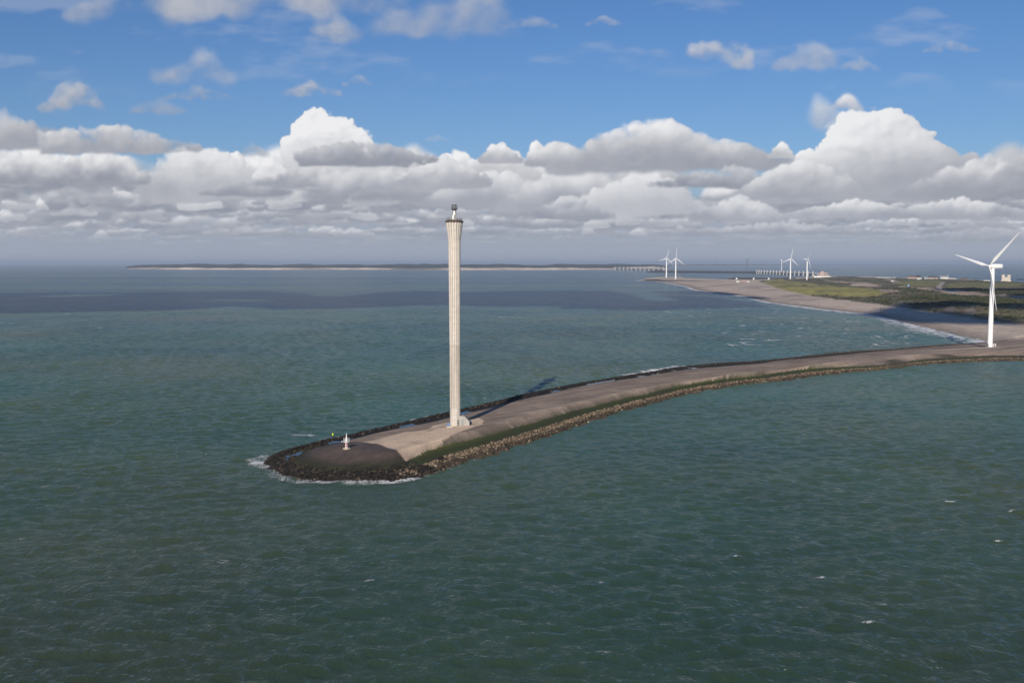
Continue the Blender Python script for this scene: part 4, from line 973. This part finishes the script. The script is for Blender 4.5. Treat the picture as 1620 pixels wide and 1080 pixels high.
    bc = empty('storage_box', (bx, by, bw_z(bx, by)), .25, 'bright blue storage box left of the foot of the radar tower', 'box')
    b = MB(); b.box((0, 0, .55), (1.35, .95, .95)); b.box((0, 0, .05), (1.2, .8, .1)); b.build('body', M_BLUE, bc, bevel=.04)
    b = MB(); b.box((0, 0, 1.10), (1.45, 1.05, .13)); b.build('lid', simple('light_blue_lid', (.13, .34, .66), .5), bc, bevel=.03)
    cx, cy = P(715.3, 668.7, 5.0)
    cr = empty('tool_crate', (cx, cy, bw_z(cx, cy)), -.2, 'small dark navy crate beside the blue box at the tower foot', 'crate')
    b = MB(); b.box((0, 0, .32), (.95, .7, .56)); b.build('body', M_NAVY, cr, bevel=.03); b = MB(); b.box((0, 0, .64), (1.02, .76, .08)); b.build('lid', M_DARKM, cr)
    sx, sy = P(711.0, 671.5, 5.0)
    b = MB(); b.box((0, 0, .09), (1.8, 1.3, .12)); b.box((-.6, 0, .015), (.2, 1.2, .03)); b.box((.6, 0, .015), (.2, 1.2, .03))
    sl = b.build('white_slab', M_WHITE); sl.location = (sx, sy, bw_z(sx, sy) + .02); sl.rotation_euler = (0, 0, .1); tag(sl, 'flat white slab lying on the concrete in front of the radar tower', 'slab')
radar_tower()
# ---------------------------------------------------------------- the red and white beacon on the head of the breakwater
def beacon():
    x, y = P(548.3, 707.0, 5.0); z = bw_z(x, y); k = math.hypot(x, y) / FPX
    t = empty('light_beacon', (x, y, z), .3, 'small red and white banded light beacon on the dark head of the breakwater', 'beacon')
    b = MB(); b.lathe([(1.15, -.25), (1.15, .16), (1.0, .22)], 20); b.build('pad', simple('yellowish_concrete', (.46, .40, .27), .85), t, True)
    H = 10.6 * k; b = MB(); b.lathe([(.46, .2), (.40, H)], 20)
    o = b.build('column', None, t, True)
    m, nt, N, L, bs = mat_nodes('red_white_bands'); tc = N.new('ShaderNodeTexCoord'); sp = N.new('ShaderNodeSeparateXYZ'); L.new(tc.outputs['Object'], sp.inputs[0])
    mr = N.new('ShaderNodeMapRange'); mr.inputs['From Min'].default_value = .2; mr.inputs['From Max'].default_value = H; L.new(sp.outputs[2], mr.inputs[0])
    r = N.new('ShaderNodeValToRGB'); r.color_ramp.interpolation = 'CONSTANT'; e = r.color_ramp.elements
    while len(e) < 6: e.new(.5)
    for q, (p, c) in zip(e, ((0, 1), (.22, 0), (.40, 1), (.58, 0), (.74, 1), (.90, 0))): q.position = p; q.color = (.76, .73, .70, 1) if c else (.42, .035, .05, 1)
    L.new(mr.outputs[0], r.inputs[0]); L.new(r.outputs[0], bs.inputs['Base Color']); bs.inputs['Roughness'].default_value = .5
    o.data.materials.clear(); o.data.materials.append(m)
    b = MB(); b.lathe([(.5, H - .02), (.95, H + .1), (.95, H + .2)], 16); pf = b.build('platform', M_WHITE, t)
    b = MB()
    for i in range(8):
        a, c = i * math.pi / 4, (i + 1) * math.pi / 4; p = lambda q, zz: (.9 * math.cos(q), .9 * math.sin(q), H + zz)
        b.tube(p(a, .2), p(a, 1.15), .03, n=4)
        for zz in (.65, 1.15): b.tube(p(a, zz), p(c, zz), .028, n=4)
    b.build('railing', M_WHITE, pf)
    b = MB(); b.lathe([(.34, H + .2), (.34, H + .95), (.18, H + 1.3)], 14); b.build('lantern', simple('lantern_glass', (.72, .74, .74), .2, .05), t, True)
    b = MB(); b.lathe([(.20, H + 1.3), (.13, H + 1.9), (.05, H + 2.75)], 10); b.build('mast', M_WHITE, t)
    b = MB(); b.box((-1.15, 0, H + .16), (.7, .45, .08)); b.box((-1.4, 0, H + .3), (.1, .4, .3)); b.build('side_bracket', M_WHITE, t)
    b = MB()
    for s in (-.14, .14): b.tube((s, -.52, .2), (s, -.5, H), .025, n=4)
    for i in range(8): b.tube((-.14, -.51, .4 + i * .27), (.14, -.51, .4 + i * .27), .018, n=4)
    b.build('ladder', M_GREYM, t)
beacon()
# ---------------------------------------------------------------- someone on the rocks
def person():
    x, y = P(526.6, 693.5, 1.6); z = bw_z(x, y) + .62
    def skin(name, pts, edges, rad, mat, parent=None, root=0, lv=2):
        import bmesh
        me = bpy.data.meshes.new(name); me.from_pydata(pts, edges, []); me.update()
        bm = bmesh.new(); bm.from_mesh(me); ly = bm.verts.layers.skin.verify()
        for i, q in enumerate(bm.verts): q[ly].radius = (rad[i], rad[i]); q[ly].use_root = (i == root)
        bm.to_mesh(me); bm.free(); o = link(name, me, mat, parent)
        m = o.modifiers.new('skin', 'SKIN'); m.use_smooth_shade = True; s = o.modifiers.new('sub', 'SUBSURF'); s.levels = s.render_levels = lv; return o
    t = empty('person', (x, y, z), .8, 'person in a bright yellow green jacket standing on the dark rocks', 'person')
    pts = [(0, 0, .95), (0, .01, 1.2), (0, 0, 1.43), (0, .0, 1.53), (0, .03, 1.63), (0, .03, 1.73), (.10, 0, .90), (.12, .03, .5), (.12, -.02, .08), (.13, .14, .03), (-.10, 0, .90), (-.13, .06, .5), (-.13, -.02, .08), (-.14, .14, .03),
           (.19, 0, 1.42), (.25, .02, 1.15), (.22, .18, .98), (.20, .26, .95), (-.19, 0, 1.42), (-.25, .02, 1.15), (-.20, .20, 1.0), (-.18, .28, .98)]
    ed = [(0, 1), (1, 2), (2, 3), (3, 4), (4, 5), (0, 6), (6, 7), (7, 8), (8, 9), (0, 10), (10, 11), (11, 12), (12, 13), (2, 14), (14, 15), (15, 16), (16, 17), (2, 18), (18, 19), (19, 20), (20, 21)]
    rad = [.15, .14, .13, .055, .095, .08, .10, .075, .055, .045, .10, .075, .055, .045, .075, .052, .042, .04, .075, .052, .042, .04]
    skin('body', pts, ed, rad, simple('dark_clothes_and_skin', (.045, .04, .045), .8), t)
    pj = [(0, 0, .82), (0, 0, 1.0), (0, .01, 1.22), (0, 0, 1.44), (.20, 0, 1.42), (.26, .02, 1.15), (.225, .17, .99), (-.20, 0, 1.42), (-.26, .02, 1.15), (-.205, .19, 1.01)]
    skin('jacket', pj, [(0, 1), (1, 2), (2, 3), (3, 4), (4, 5), (5, 6), (3, 7), (7, 8), (8, 9)], [.21, .20, .19, .16, .10, .075, .065, .10, .075, .065], simple('yellow_green_jacket', (.62, .80, .06), .6, .08), t, 1)
    skin('hood', [(0, -.02, 1.50), (0, -.005, 1.62), (0, 0, 1.75)], [(0, 1), (1, 2)], [.11, .12, .09], simple('hood_cloth', (.55, .72, .06), .6, .08), t, 0)
person()
# ---------------------------------------------------------------- wind turbines
def make_turbine(hub_h, L):
    t = empty('wind_turbine', (0, 0, 0))
    b = MB(); b.lathe([(1.95, -1.0), (1.9, 0), (1.75, hub_h * .3), (1.55, hub_h * .7), (1.3, hub_h - 1.6)], 40); tw = b.build('tower', M_TURB, t, True)
    b = MB(); b.box((0, -1.90, 1.3), (.95, .12, 2.2)); b.box((0, -2.3, .1), (1.6, .9, .3)); b.build('door', M_GREYM, tw)
    b = MB()                                                    # nacelle: rounded box, rotor towards -y
    for i, (yy, w, h) in enumerate(((-2.2, 1.2, 1.2), (-1.8, 1.55, 1.55), (1.0, 1.75, 1.75), (7.2, 1.7, 1.7), (8.2, 1.4, 1.45))):
        for k in range(16):
            a = k * math.pi / 8; c, s = math.cos(a), math.sin(a); q = (abs(c) ** 4 + abs(s) ** 4) ** -.25
            b.v.append((w * c * q, yy, hub_h + h * s * q))
    for i in range(4):
        for k in range(16): b.f.append((i * 16 + k, i * 16 + (k + 1) % 16, (i + 1) * 16 + (k + 1) % 16, (i + 1) * 16 + k))
    b.f += [tuple(range(16)), tuple(range(64, 80))[::-1]]
    na = b.build('nacelle', M_TURB, t, True)
    b = MB(); b.tube((0, 5.2, hub_h + 1.5), (0, 5.2, hub_h + 2.9), .06); b.tube((-.4, 5.2, hub_h + 2.6), (.4, 5.2, hub_h + 2.6), .05); b.build('wind_vane', M_GREYM, na)
    b = MB(); b.lathe([(.95, 0), (1.0, .6), (.92, 1.2), (.62, 1.8), (.15, 2.2)], 24)
    b.v = [(x, -z, y) for x, y, z in b.v]
    hb = b.build('hub', M_TURB, t, True); hb.location = (0, -2.25, hub_h)
    # blade along +z of the hub: round root, wide shoulder, thin tip, twisted
    st = [(.6, .5, .5, 0), (1.6, .48, .48, 0), (3.2, .66, .40, .35), (6.0, 1.15, .30, .30), (8.0, 1.12, .25, .24), (14, .88, .18, .14), (22, .58, .11, .06), (29, .34, .07, .02), (L - .6, .22, .035, 0), (L, .06, .015, 0)]
    b = MB(); n = 16
    for r, ch, th, tw_ in st:
        r = r * (L / 33.0) if r > 3 and r < L - 1 else r
        for k in range(n):
            a = 2 * math.pi * k / n; px = ch * (math.cos(a) - .35 * (1 if ch > th * 1.3 else 0)); py = th * math.sin(a)
            c, s = math.cos(tw_ + .12), math.sin(tw_ + .12); b.v.append((px * c - py * s, px * s + py * c - 1.0, r))
    for i in range(len(st) - 1):
        for k in range(n): b.f.append((i * n + k, i * n + (k + 1) % n, (i + 1) * n + (k + 1) % n, (i + 1) * n + k))
    b.f += [tuple(range(n))[::-1], tuple((len(st) - 1) * n + k for k in range(n))]
    for i in range(3):
        if i == 0: bl = b.build('blade', M_TURB, hb, True)
        else: bl = bpy.data.objects.new('blade', bl.data); S.collection.objects.link(bl); bl.parent = hb
        bl.rotation_euler = (0, i * 2 * math.pi / 3, 0)
    return t
def turbines():
    proto = make_turbine(60.0, 34.0); G = 'white wind turbines along the shore'
    # x, y of the foot, hub row, yaw (0: rotor faces us; positive turns it to the left), blade turn, label
    spec = [(1566.0, 547.0, 421.0, -44, 45, 5.0, 1.0, 'big white wind turbine standing on the breakwater in front of the beach'),
            (1068.8, 441.3, 409.0, 30, 5, 5.0, 1.0, 'white wind turbine on the sandy spit, the taller one nearer the beach'),
            (1054.2, 438.6, 408.3, 26, 14, 5.0, .88, 'white wind turbine on the sandy spit, nearer its outer end, one blade level'),
            (1250.2, 440.4, 409.6, 28, 12, 6.0, .95, 'white wind turbine behind the harbour dam, in front of the barrier piers'),
            (1276.4, 444.0, 410.2, 60, 33, 6.0, 1.02, 'white wind turbine on the dunes left of the pinkish harbour building')]
    for i, (x, y, yh, yaw, turn, z, bl, lab) in enumerate(spec):
        gx, gy = P(x, y, z)
        gz = bw_z(gx, gy) if i == 0 else max(land_z(gx, gy), 2.0)
        hh = height_at(x, yh, gx, gy) - gz; s = hh / 60.0
        o = proto if i == 0 else copy_tree(proto)
        o.location = (gx, gy, gz); o.scale = (s, s, s)
        face = math.atan2(-gx, gy)
        o.rotation_euler = (0, 0, face + math.radians(yaw)); tag(o, lab, 'wind turbine', G)
        for c in o.children:
            if c.name.startswith('hub'):
                c.rotation_euler = (math.radians(-3), math.radians(turn), 0)
                if bl != 1: c.scale = (bl, bl, bl)
    gx, gy = P(1236.4, 428.0, 2); o = copy_tree(proto); hh = height_at(1236, 411.4, gx, gy); s = hh / 60; o.scale = (s, s, s); o.location = (gx, gy, 0); o.rotation_euler = (0, 0, math.radians(75))
    tag(o, 'faint distant wind turbine rising behind the barrier piers', 'wind turbine', G)
    for c in o.children:
        if c.name.startswith('hub'): c.rotation_euler = (0, math.radians(50), 0); c.scale = (.55, .55, .55)
    # transformer kiosk beside the near one
    gx, gy = P(1571.6, 546.0, 5.0); k = empty('transformer_kiosk', (gx, gy, bw_z(gx, gy) - .05), .2, 'small pale kiosk at the foot of the big wind turbine', 'kiosk')
    b = MB(); b.box((0, 0, 1.2), (2.4, 2.2, 2.4)); b.build('walls', simple('kiosk_wall', (.62, .56, .52), .7), k); b = MB(); b.box((0, 0, 2.48), (2.7, 2.5, .16)); b.build('roof', M_GREYM, k); b = MB(); b.box((0, -1.12, 1.0), (1.1, .08, 1.9)); b.build('door', M_GREYM, k)
turbines()
# ---------------------------------------------------------------- storm surge barrier
M_BARR = concrete_mat('barrier_concrete', (.52, .50, .48), .5, .1)
def barrier(label, xs, ya, yb, top, hp):
    p0 = np.array(P(xs[0], ya, 0)); p1 = np.array(P(xs[-1], yb, 0)); c = (p0 + p1) / 2
    t = empty('storm_surge_barrier', (c[0], c[1], 0), 0, label, 'barrier', 'storm surge barrier sections')
    d = (p1 - p0) / np.linalg.norm(p1 - p0); rz = math.atan2(d[1], d[0]); n = len(xs); ln = np.linalg.norm(p1 - p0); sp = ln / (n - 1); w = sp * .20
    b = MB(); b.box((0, 0, hp * .22), (w, 12, hp * .64)); b.box((0, 0, hp * .60), (w * 1.5, 16, hp * .10)); b.box((0, -3, hp * .80), (w * .62, 5, hp * .32)); b.box((0, -3, hp * .98), (w * 1.1, 5, hp * .06))
    pr = b.build('pier', M_BARR, t)
    for i, x in enumerate(xs):
        o = pr if i == 0 else pr.copy()
        if i: S.collection.objects.link(o)
        ex = p0 + d * (x - xs[0]) / (xs[-1] - xs[0]) * ln
        o.location = (ex[0] - c[0], ex[1] - c[1], 0); o.rotation_euler = (0, 0, rz)
    b = MB(); b.box((0, 2.5, hp * .575), (ln + sp, 9, hp * .09)); o = b.build('road_deck', simple('deck_concrete', (.55, .53, .50), .8), t); o.rotation_euler = (0, 0, rz)
    gt = MB(); gt.box((0, -1.5, hp * .30), (sp - w, 2.5, hp * .34)); gp = gt.build('gate', simple('gate_steel', (.055, .065, .08), .6), t)
    for i in range(n - 1):
        o = gp if i == 0 else gp.copy()
        if i: S.collection.objects.link(o)
        ex = p0 + d * (.5 * (xs[i] + xs[i + 1]) - xs[0]) / (xs[-1] - xs[0]) * ln
        o.location = (ex[0] - c[0], ex[1] - c[1], 0); o.rotation_euler = (0, 0, rz)
barrier('far row of pale barrier piers with dark gates behind the two turbines on the spit', [974, 981.2, 988, 994.6, 1001, 1008, 1014.8, 1021.7, 1028.6, 1035.6, 1043, 1050], 427.6, 428.6, 423, 30)
barrier('nearer row of pale barrier piers with dark gates left of the pinkish harbour building', [1198, 1202, 1206.3, 1211.8, 1216.6, 1221.8, 1227.3, 1232.6, 1238, 1244, 1249.6, 1255.3, 1261.2, 1267.2, 1273.6, 1280, 1286.5], 433.4, 436.6, 428, 22)
# ---------------------------------------------------------------- pylons
M_PYL = simple('pylon_steel', (.10, .11, .13), .6, .1, .2, .3)
def pylon(x, y, yt, two, label):
    gx, gy = P(x, y, 0); H = height_at(x, yt, gx, gy); t = empty('power_pylon', (gx, gy, 0), 0, label, 'pylon'); k = math.hypot(gx, gy) / FPX
    legs = (-1.1 * k * two, 1.1 * k * two) if two else (0,)
    for lx in legs:
        b = MB()
        for sx in (-1, 1):
            for sy in (-1, 1): b.tube((lx + sx * k * .35, sy * k * .35, 0), (lx + sx * k * .10, sy * k * .10, H), .55, .35, 4)
        for i in range(10):
            z0, z1 = H * i / 10, H * (i + 1) / 10; w0, w1 = k * (.35 - .025 * i), k * (.35 - .025 * (i + 1))
            for s in (-1, 1): b.tube((lx - w0 * s, -w0, z0), (lx + w1 * s, -w1, z1), .3, n=4)
        b.build('mast', M_PYL, t)
    b = MB(); b.box((0, 0, H * .96), (4.4 * k if two else 1.6 * k, 2, H * .035)); b.box((0, 0, H * .86), (3.6 * k if two else 2.2 * k, 2, H * .025)); b.build('cross_arm', M_PYL, t)
pylon(1181.7, 428.4, 409.3, 1, 'dark lattice power pylon with twin masts on the low work island')
pylon(1132.2, 421.3, 408.4, 0, 'faint slim pylon on the far shore right of the turbines on the spit')
# ---------------------------------------------------------------- buildings
def mcol(n, c): return simple(n, c, .8, .10, .2)
M_ROOFR = mcol('brown_tile_roof', (.115, .075, .058)); M_ROOFD = mcol('dark_roof', (.055, .05, .055)); M_ROOFG = mcol('grey_roof', (.22, .22, .23))
def house(x, y, w_px, h_px, wall, roof, label, gable=True, depth=9, name='house', cat='house', z=4.5, rz=0):
    gx, gy = P(x, y, z); gz = max(land_z(gx, gy), 2.0) - .3; k = math.hypot(gx, gy) / FPX; w = w_px * k; h = h_px * k
    t = empty(name, (gx, gy, gz), math.atan2(-gx, gy) + rz, label, cat); hw = h * (.58 if gable else .9)
    b = MB(); b.box((0, 0, hw / 2), (w, depth, hw)); b.build('walls', wall, t)
    b = MB()
    if gable:
        a, c = w / 2 + .3, depth / 2 + .4
        b.add([(-a, -c, hw - .1), (a, -c, hw - .1), (a, c, hw - .1), (-a, c, hw - .1), (-a, 0, h), (a, 0, h)], [(0, 1, 5, 4), (2, 3, 4, 5), (0, 4, 3), (1, 2, 5), (3, 2, 1, 0)])
    else: b.box((0, 0, hw + h * .05), (w + .5, depth + .5, h * .10))
    rf = b.build('roof', roof, t)
    if gable: b = MB(); b.box((w * .22, .5, h * .98), (.9, .9, h * .26)); b.build('chimney', M_ROOFR, rf)
    nw = max(2, min(7, int(w / 4)))
    for i in range(nw):
        b = MB(); b.box(((i + .5) / nw * w - w / 2, -depth / 2 - .03, hw * .55), (w / nw * .42, .12, hw * .36)); b.build('window', M_GLASS, t)
    return t
W1, W2, W3, W4, W5 = mcol('white_render', (.74, .73, .70)), mcol('pink_render', (.44, .33, .285)), mcol('grey_render', (.40, .40, .40)), mcol('dark_timber', (.09, .07, .06)), mcol('sand_brick', (.42, .35, .29))
def village():
    house(1442.5, 442.8, 12, 4.6, W2, M_ROOFR, 'long pinkish house at the left end of the dune village', depth=10)
    house(1452.4, 441.8, 6, 5.0, W4, M_ROOFD, 'dark brown barn behind the dunes, right of the long pinkish house', depth=10, name='barn', cat='barn')
    house(1454.0, 444.2, 6.5, 3.0, W1, M_ROOFG, 'low white flat roofed house in front of the dark brown barn', gable=False)
    house(1464.8, 443.8, 5.0, 4.2, W3, M_ROOFG, 'small grey house with grey gable roof in the middle of the village')
    house(1473.0, 443.8, 7.5, 5.0, W5, M_ROOFD, 'sand coloured brick house with dark roof left of the big white house')
    house(1481.0, 442.8, 4.5, 3.6, W2, M_ROOFD, 'small pink cottage with dark roof left of the big white house')
    house(1494.2, 442.0, 11, 5.2, W1, M_ROOFG, 'big white house by the bay, the tallest of the village', depth=14)
    for i, (x, y) in enumerate(((1500.5, 443.2), (1504.5, 442.9), (1508.4, 442.6), (1512.0, 442.2))):
        t = house(x, y, 3.0, 2.0, W1, M_ROOFG, ['white holiday cabin next to the big white house', 'second white holiday cabin in the row right of the big white house', 'third white holiday cabin in the row right of the big white house', 'white holiday cabin at the right end of the cabin row'][i], gable=False, depth=6, name='cabin', cat='cabin'); t['group'] = 'white holiday cabins'
    house(1526.0, 441.0, 9, 2.6, W4, M_ROOFD, 'long low dark shed on the bay side of the dunes', gable=False, name='shed', cat='shed')
    house(1560.5, 445.0, 9, 1.8, W1, M_ROOFG, 'long low white shed beside the big turbine tower on the bay shore', gable=False, name='shed', cat='shed')
    house(1402.0, 439.6, 27, 1.6, W1, M_ROOFG, 'very long low white building on the far edge of the dunes', gable=False, name='shed', cat='shed')
    # flag mast
    gx, gy = P(1499.6, 441, 5); z = land_z(gx, gy); k = math.hypot(gx, gy) / FPX; t = empty('flag_mast', (gx, gy, z), 0, 'thin mast with a small flag beside the big white house', 'mast')
    b = MB(); b.tube((0, 0, 0), (0, 0, 8 * k), .35, .2); b.build('pole', M_WHITE, t); b = MB(); b.box((1.4, 0, 7.4 * k), (2.6, .1, 1.6)); b.build('flag', M_BLUE, t)
    # harbour building
    gx, gy = P(1302, 438.2, 5); z = max(land_z(gx, gy), 2); k = math.hypot(gx, gy) / FPX
    t = empty('harbour_building', (gx, gy, z - .5), math.atan2(-gx, gy), 'pinkish building of several blocks with a low white hall in front', 'building')
    for (cx, w, h, dy) in ((-5.5, 4.5, 7, 6), (-1.2, 4, 9.4, 8), (3.2, 5.5, 7.6, 6), (6.5, 3.4, 5.6, 5)):
        b = MB(); b.box((cx * k, dy, h * k / 2), (w * k, 22, h * k)); bl = b.build('block', W2 if cx != -1.2 else mcol('pale_pink', (.50, .41, .36)), t)
        b = MB(); b.box((cx * k, dy, h * k + .4), (w * k * .9, 18, .8)); b.build('roof', M_ROOFR, bl)
        for r in range(3):
            b = MB(); b.box((cx * k, dy - 11.05, h * k * (.3 + .25 * r)), (w * k * .75, .15, k * .7)); b.build('window', M_GLASS, bl)
    b = MB(); b.box((-1 * k, -10, 1.1 * k), (24 * k, 14, 2.2 * k)); b.build('hall', W1, t); b = MB(); b.box((6.5 * k, -18, .7 * k), (9 * k, 8, 1.5 * k)); b.build('annex', W1, t)
    # two pillared concrete block in the bay
    gx, gy = P(1591.5, 444.6, 3); k = math.hypot(gx, gy) / FPX
    t = empty('concrete_caisson', (gx, gy, 1.0), math.atan2(-gx, gy), 'pale concrete block with two square towers and a notch, right of the big turbine', 'concrete tower'); mc = concrete_mat('caisson_concrete', (.56, .49, .41), .6, .1)
    b = MB(); b.box((0, 0, .9 * k), (13.6 * k, 24, 1.8 * k), taper=.92); b.build('base', mc, t)
    b = MB(); b.box((0, 0, 4.2 * k), (11.2 * k, 17, 5.0 * k)); b.build('body', mc, t)
    for s in (-1, 1):
        b = MB(); b.box((s * 3.6 * k, 0, 8.2 * k), (3.9 * k, 15, 3.2 * k)); b.build('tower', mc, t)
    # beach pavilions
    for i, (x, w, h, lab) in enumerate(((1167.2, 4.5, 2.2, 'white beach hut on the pale sand at the left end of the hut row'), (1177.5, 9, 1.7, 'long low red and white beach pavilion between two white huts'), (1183.4, 3.2, 2.2, 'white beach hut on the pale sand right of the long pavilion'))):
        t = house(x, 446.4, w, h, W1 if i != 1 else mcol('red_boards', (.36, .17, .14)), M_ROOFG if i != 1 else W1, lab, gable=False, depth=10, name='beach_hut', cat='beach hut', z=3); t['group'] = 'beach huts'
    # white domes on the harbour dam
    for i, x in enumerate((1165.2, 1192.3, 1216.0)):
        gx, gy = P(x, 441.6, 4); t = empty('white_tank', (gx, gy, 3.0), 0, ['leftmost of three round white tanks on the harbour dam', 'middle one of three round white tanks on the harbour dam', 'rightmost of three round white tanks on the harbour dam'][i], 'tank', 'round white tanks on the dam')
        b = MB(); b.lathe([(3.0, 0), (3.0, 4.2)], 20); b.build('wall', W1, t); b = MB(); b.lathe([(3.15, 4.2), (3.1, 4.5), (1.8, 5.6), (.3, 6.0)], 20); b.build('roof', W1, t, True)
    # poles on the beach
    for x, yb, yt, lab in ((1393.6, 495.0, 486.0, 'thin pole on the dark beach, the left one of two'), (1398.0, 495.6, 486.6, 'thin pole on the dark beach, the right one of two')):
        gx, gy = P(x, yb, 2.0); z = land_z(gx, gy); h = height_at(x, yt, gx, gy) - z; t = empty('beach_pole', (gx, gy, z - .3), 0, lab, 'pole', 'poles on the beach')
        b = MB(); b.tube((0, 0, 0), (0, 0, h), .28, .2, 8); b.build('post', simple('weathered_post', (.26, .19, .17), .8), t); b = MB(); b.box((0, 0, h + .2), (.8, .8, .5)); b.build('topmark', M_RED, t)
    gx, gy = P(1437.2, 454.6, 6); z = land_z(gx, gy); k = math.hypot(gx, gy) / FPX; t = empty('blue_sign', (gx, gy, z), math.atan2(-gx, gy), 'upright blue sign panel on the sunlit grass of the dunes', 'sign')
    b = MB(); b.box((0, 0, 2.2 * k), (2.1 * k, .4, 3.0 * k)); b.build('panel', simple('sign_blue', (.13, .30, .62), .5), t); b = MB(); b.box((-.7 * k, 0, .5 * k), (.3, .3, k)); b.box((.7 * k, 0, .5 * k), (.3, .3, k)); b.build('posts', M_GREYM, t)
    gx, gy = P(1299.3, 441.6, 6); z = land_z(gx, gy); k = math.hypot(gx, gy) / FPX; t = empty('lamp_mast', (gx, gy, z - .2), 0, 'pale mast on the dunes in front of the pinkish harbour building', 'mast')
    b = MB(); b.tube((0, 0, 0), (0, 0, 4.2 * k), .5, .3); b.build('pole', M_WHITE, t); b = MB(); b.box((0, 0, 4.3 * k), (2.0, 1.0, .8)); b.build('lamp_head', M_GREYM, t)
    # cars on the car park
    G = 'cars on the dune car park'; base = None
    for i, (x, y, c, lab) in enumerate(((1411.5, 447.4, W1, 'white van parked on the pale car park in the dunes'), (1406.0, 445.2, M_RED, 'red car parked on the pale car park in the dunes'), (1416.0, 449.0, M_GREYM, 'grey car parked at the near end of the dune car park'))):
        gx, gy = P(x, y, 6); z = land_z(gx, gy); t = empty('parked_car', (gx, gy, z), .4 * i, lab, 'car', G); hgt = 2.4 if i == 0 else 1.0; ln = 5.4 if i == 0 else 4.3
        b = MB(); b.box((0, 0, .35 + hgt / 2), (ln, 1.9, hgt * .9)); bd = b.build('body', c, t, bevel=.12)
        b = MB(); b.box((-.2 if i else 0.9, 0, (1.55 if i else 2.0)), (2.3 if i else 2.6, 1.7, .65 if i else .7), taper=.8); b.build('windows', M_GLASS, bd)
        for sx in (-1, 1):
            for sy in (-1, 1): b = MB(); b.tube((sx * ln * .31, sy * .75, .33), (sx * ln * .31, sy * .97, .33), .33, n=14); b.build('wheel', M_DARKM, t)
village()
# ================================================================ the clouds overhead that shade sea and dunes, and the air
def clouds_overhead():
    SH = [(-260, 463), (0, 463.5), (100, 462), (300, 461), (410, 464), (450, 472), (520, 466), (610, 461), (700, 463), (850, 461), (930, 463), (965, 473), (1010, 462), (1080, 459.5), (1150, 467), (1225, 477), (1285, 472), (1335, 471), (1385, 467.5), (1420, 458), (1440, 455.5), (1480, 456.5), (1540, 457), (1640, 457), (1900, 457), (1900, 512), (1620, 511), (1560, 509), (1500, 507), (1440, 503), (1390, 500), (1320, 490), (1250, 482), (1180, 474), (1120, 471), (1050, 482), (985, 489), (900, 494), (800, 493), (600, 490), (450, 495), (360, 490), (320, 482), (270, 488), (200, 494), (100, 496), (0, 500), (-260, 505)]
    pts = PP(SH, 0.0)
    for i, (x, y) in enumerate(SH):
        if x > 1290: pts[i] = P(x, y, 7.0)
    ALT = 1000.0; off = ALT / math.tan(SUN_EL); pts = pts - np.array((LX, LY)) * off
    st = 26.0; gx = np.arange(pts[:, 0].min() - 100, pts[:, 0].max() + 100, st); gy = np.arange(pts[:, 1].min() - 100, pts[:, 1].max() + 100, st)
    X, Y = np.meshgrid(gx, gy); rows, cols = X.shape; X = X.ravel(); Y = Y.ravel()
    wx = X + 200 * noise2(X, Y, 480, 401, 5); wy = Y + np.where(X + LX * off < 350, 330, 130) * noise2(X, Y, 480, 402, 5)
    ins = inside(wx, wy, pts); lx_ = X + LX * off; ly_ = Y + LY * off
    ins &= ~((lx_ > 480) & (noise2(X, Y, 210, 409, 3) > .20))
    ins &= ~((lx_ <= 480) & (noise2(X, Y * 1.5, 420, 410, 5) > .17))
    d = np.where(ins, dist_poly(wx, wy, np.vstack([pts, pts[:1]])), 0)
    used, F = mask_cells(ins, rows, cols); X, Y, d = X[used], Y[used], d[used]
    puff = np.abs(noise2(X, Y, 120, 403, 4))
    top = ALT + np.sqrt(np.minimum(d, 260)) * (2.0 + 3.5 * puff); bot = ALT - np.minimum(d, 60) * .15 * (1 + noise2(X, Y, 90, 404, 3)); n = len(X)
    V = np.vstack([np.c_[X, Y, top], np.c_[X, Y, bot - .5]]); e = {}
    for q in F:
        for a, b in zip(q, np.roll(q, -1)): e[(a, b)] = e.get((a, b), 0) + 1
    side = [(b, a, a + n, b + n) for (a, b) in e if (b, a) not in e]
    F2 = np.vstack([F, F[:, ::-1] + n, np.array(side)])
    m, nt, N, L, b = mat_nodes('cloud_white'); b.inputs['Base Color'].default_value = (.86, .86, .87, 1); b.inputs['Roughness'].default_value = 1
    tag(np_mesh('clouds', V, F2, m), kind='stuff', label='white cloud band overhead whose shadow lies on sea and dunes', cat='clouds')
clouds_overhead()
def haze():
    b = MB(); b.box((0, 0, 59), (100000, 100000, 122)); m = bpy.data.materials.new('haze_air'); m.use_nodes = True; nt = m.node_tree; nt.nodes.clear()
    o = nt.nodes.new('ShaderNodeOutputMaterial'); v = nt.nodes.new('ShaderNodeVolumePrincipled'); v.inputs['Color'].default_value = (.70, .82, 1.0, 1); v.inputs['Density'].default_value = HAZE_DENSITY; v.inputs['Anisotropy'].default_value = .1
    nt.links.new(v.outputs[0], o.inputs['Volume']); h = b.build('haze', m); tag(h, kind='stuff')
haze()
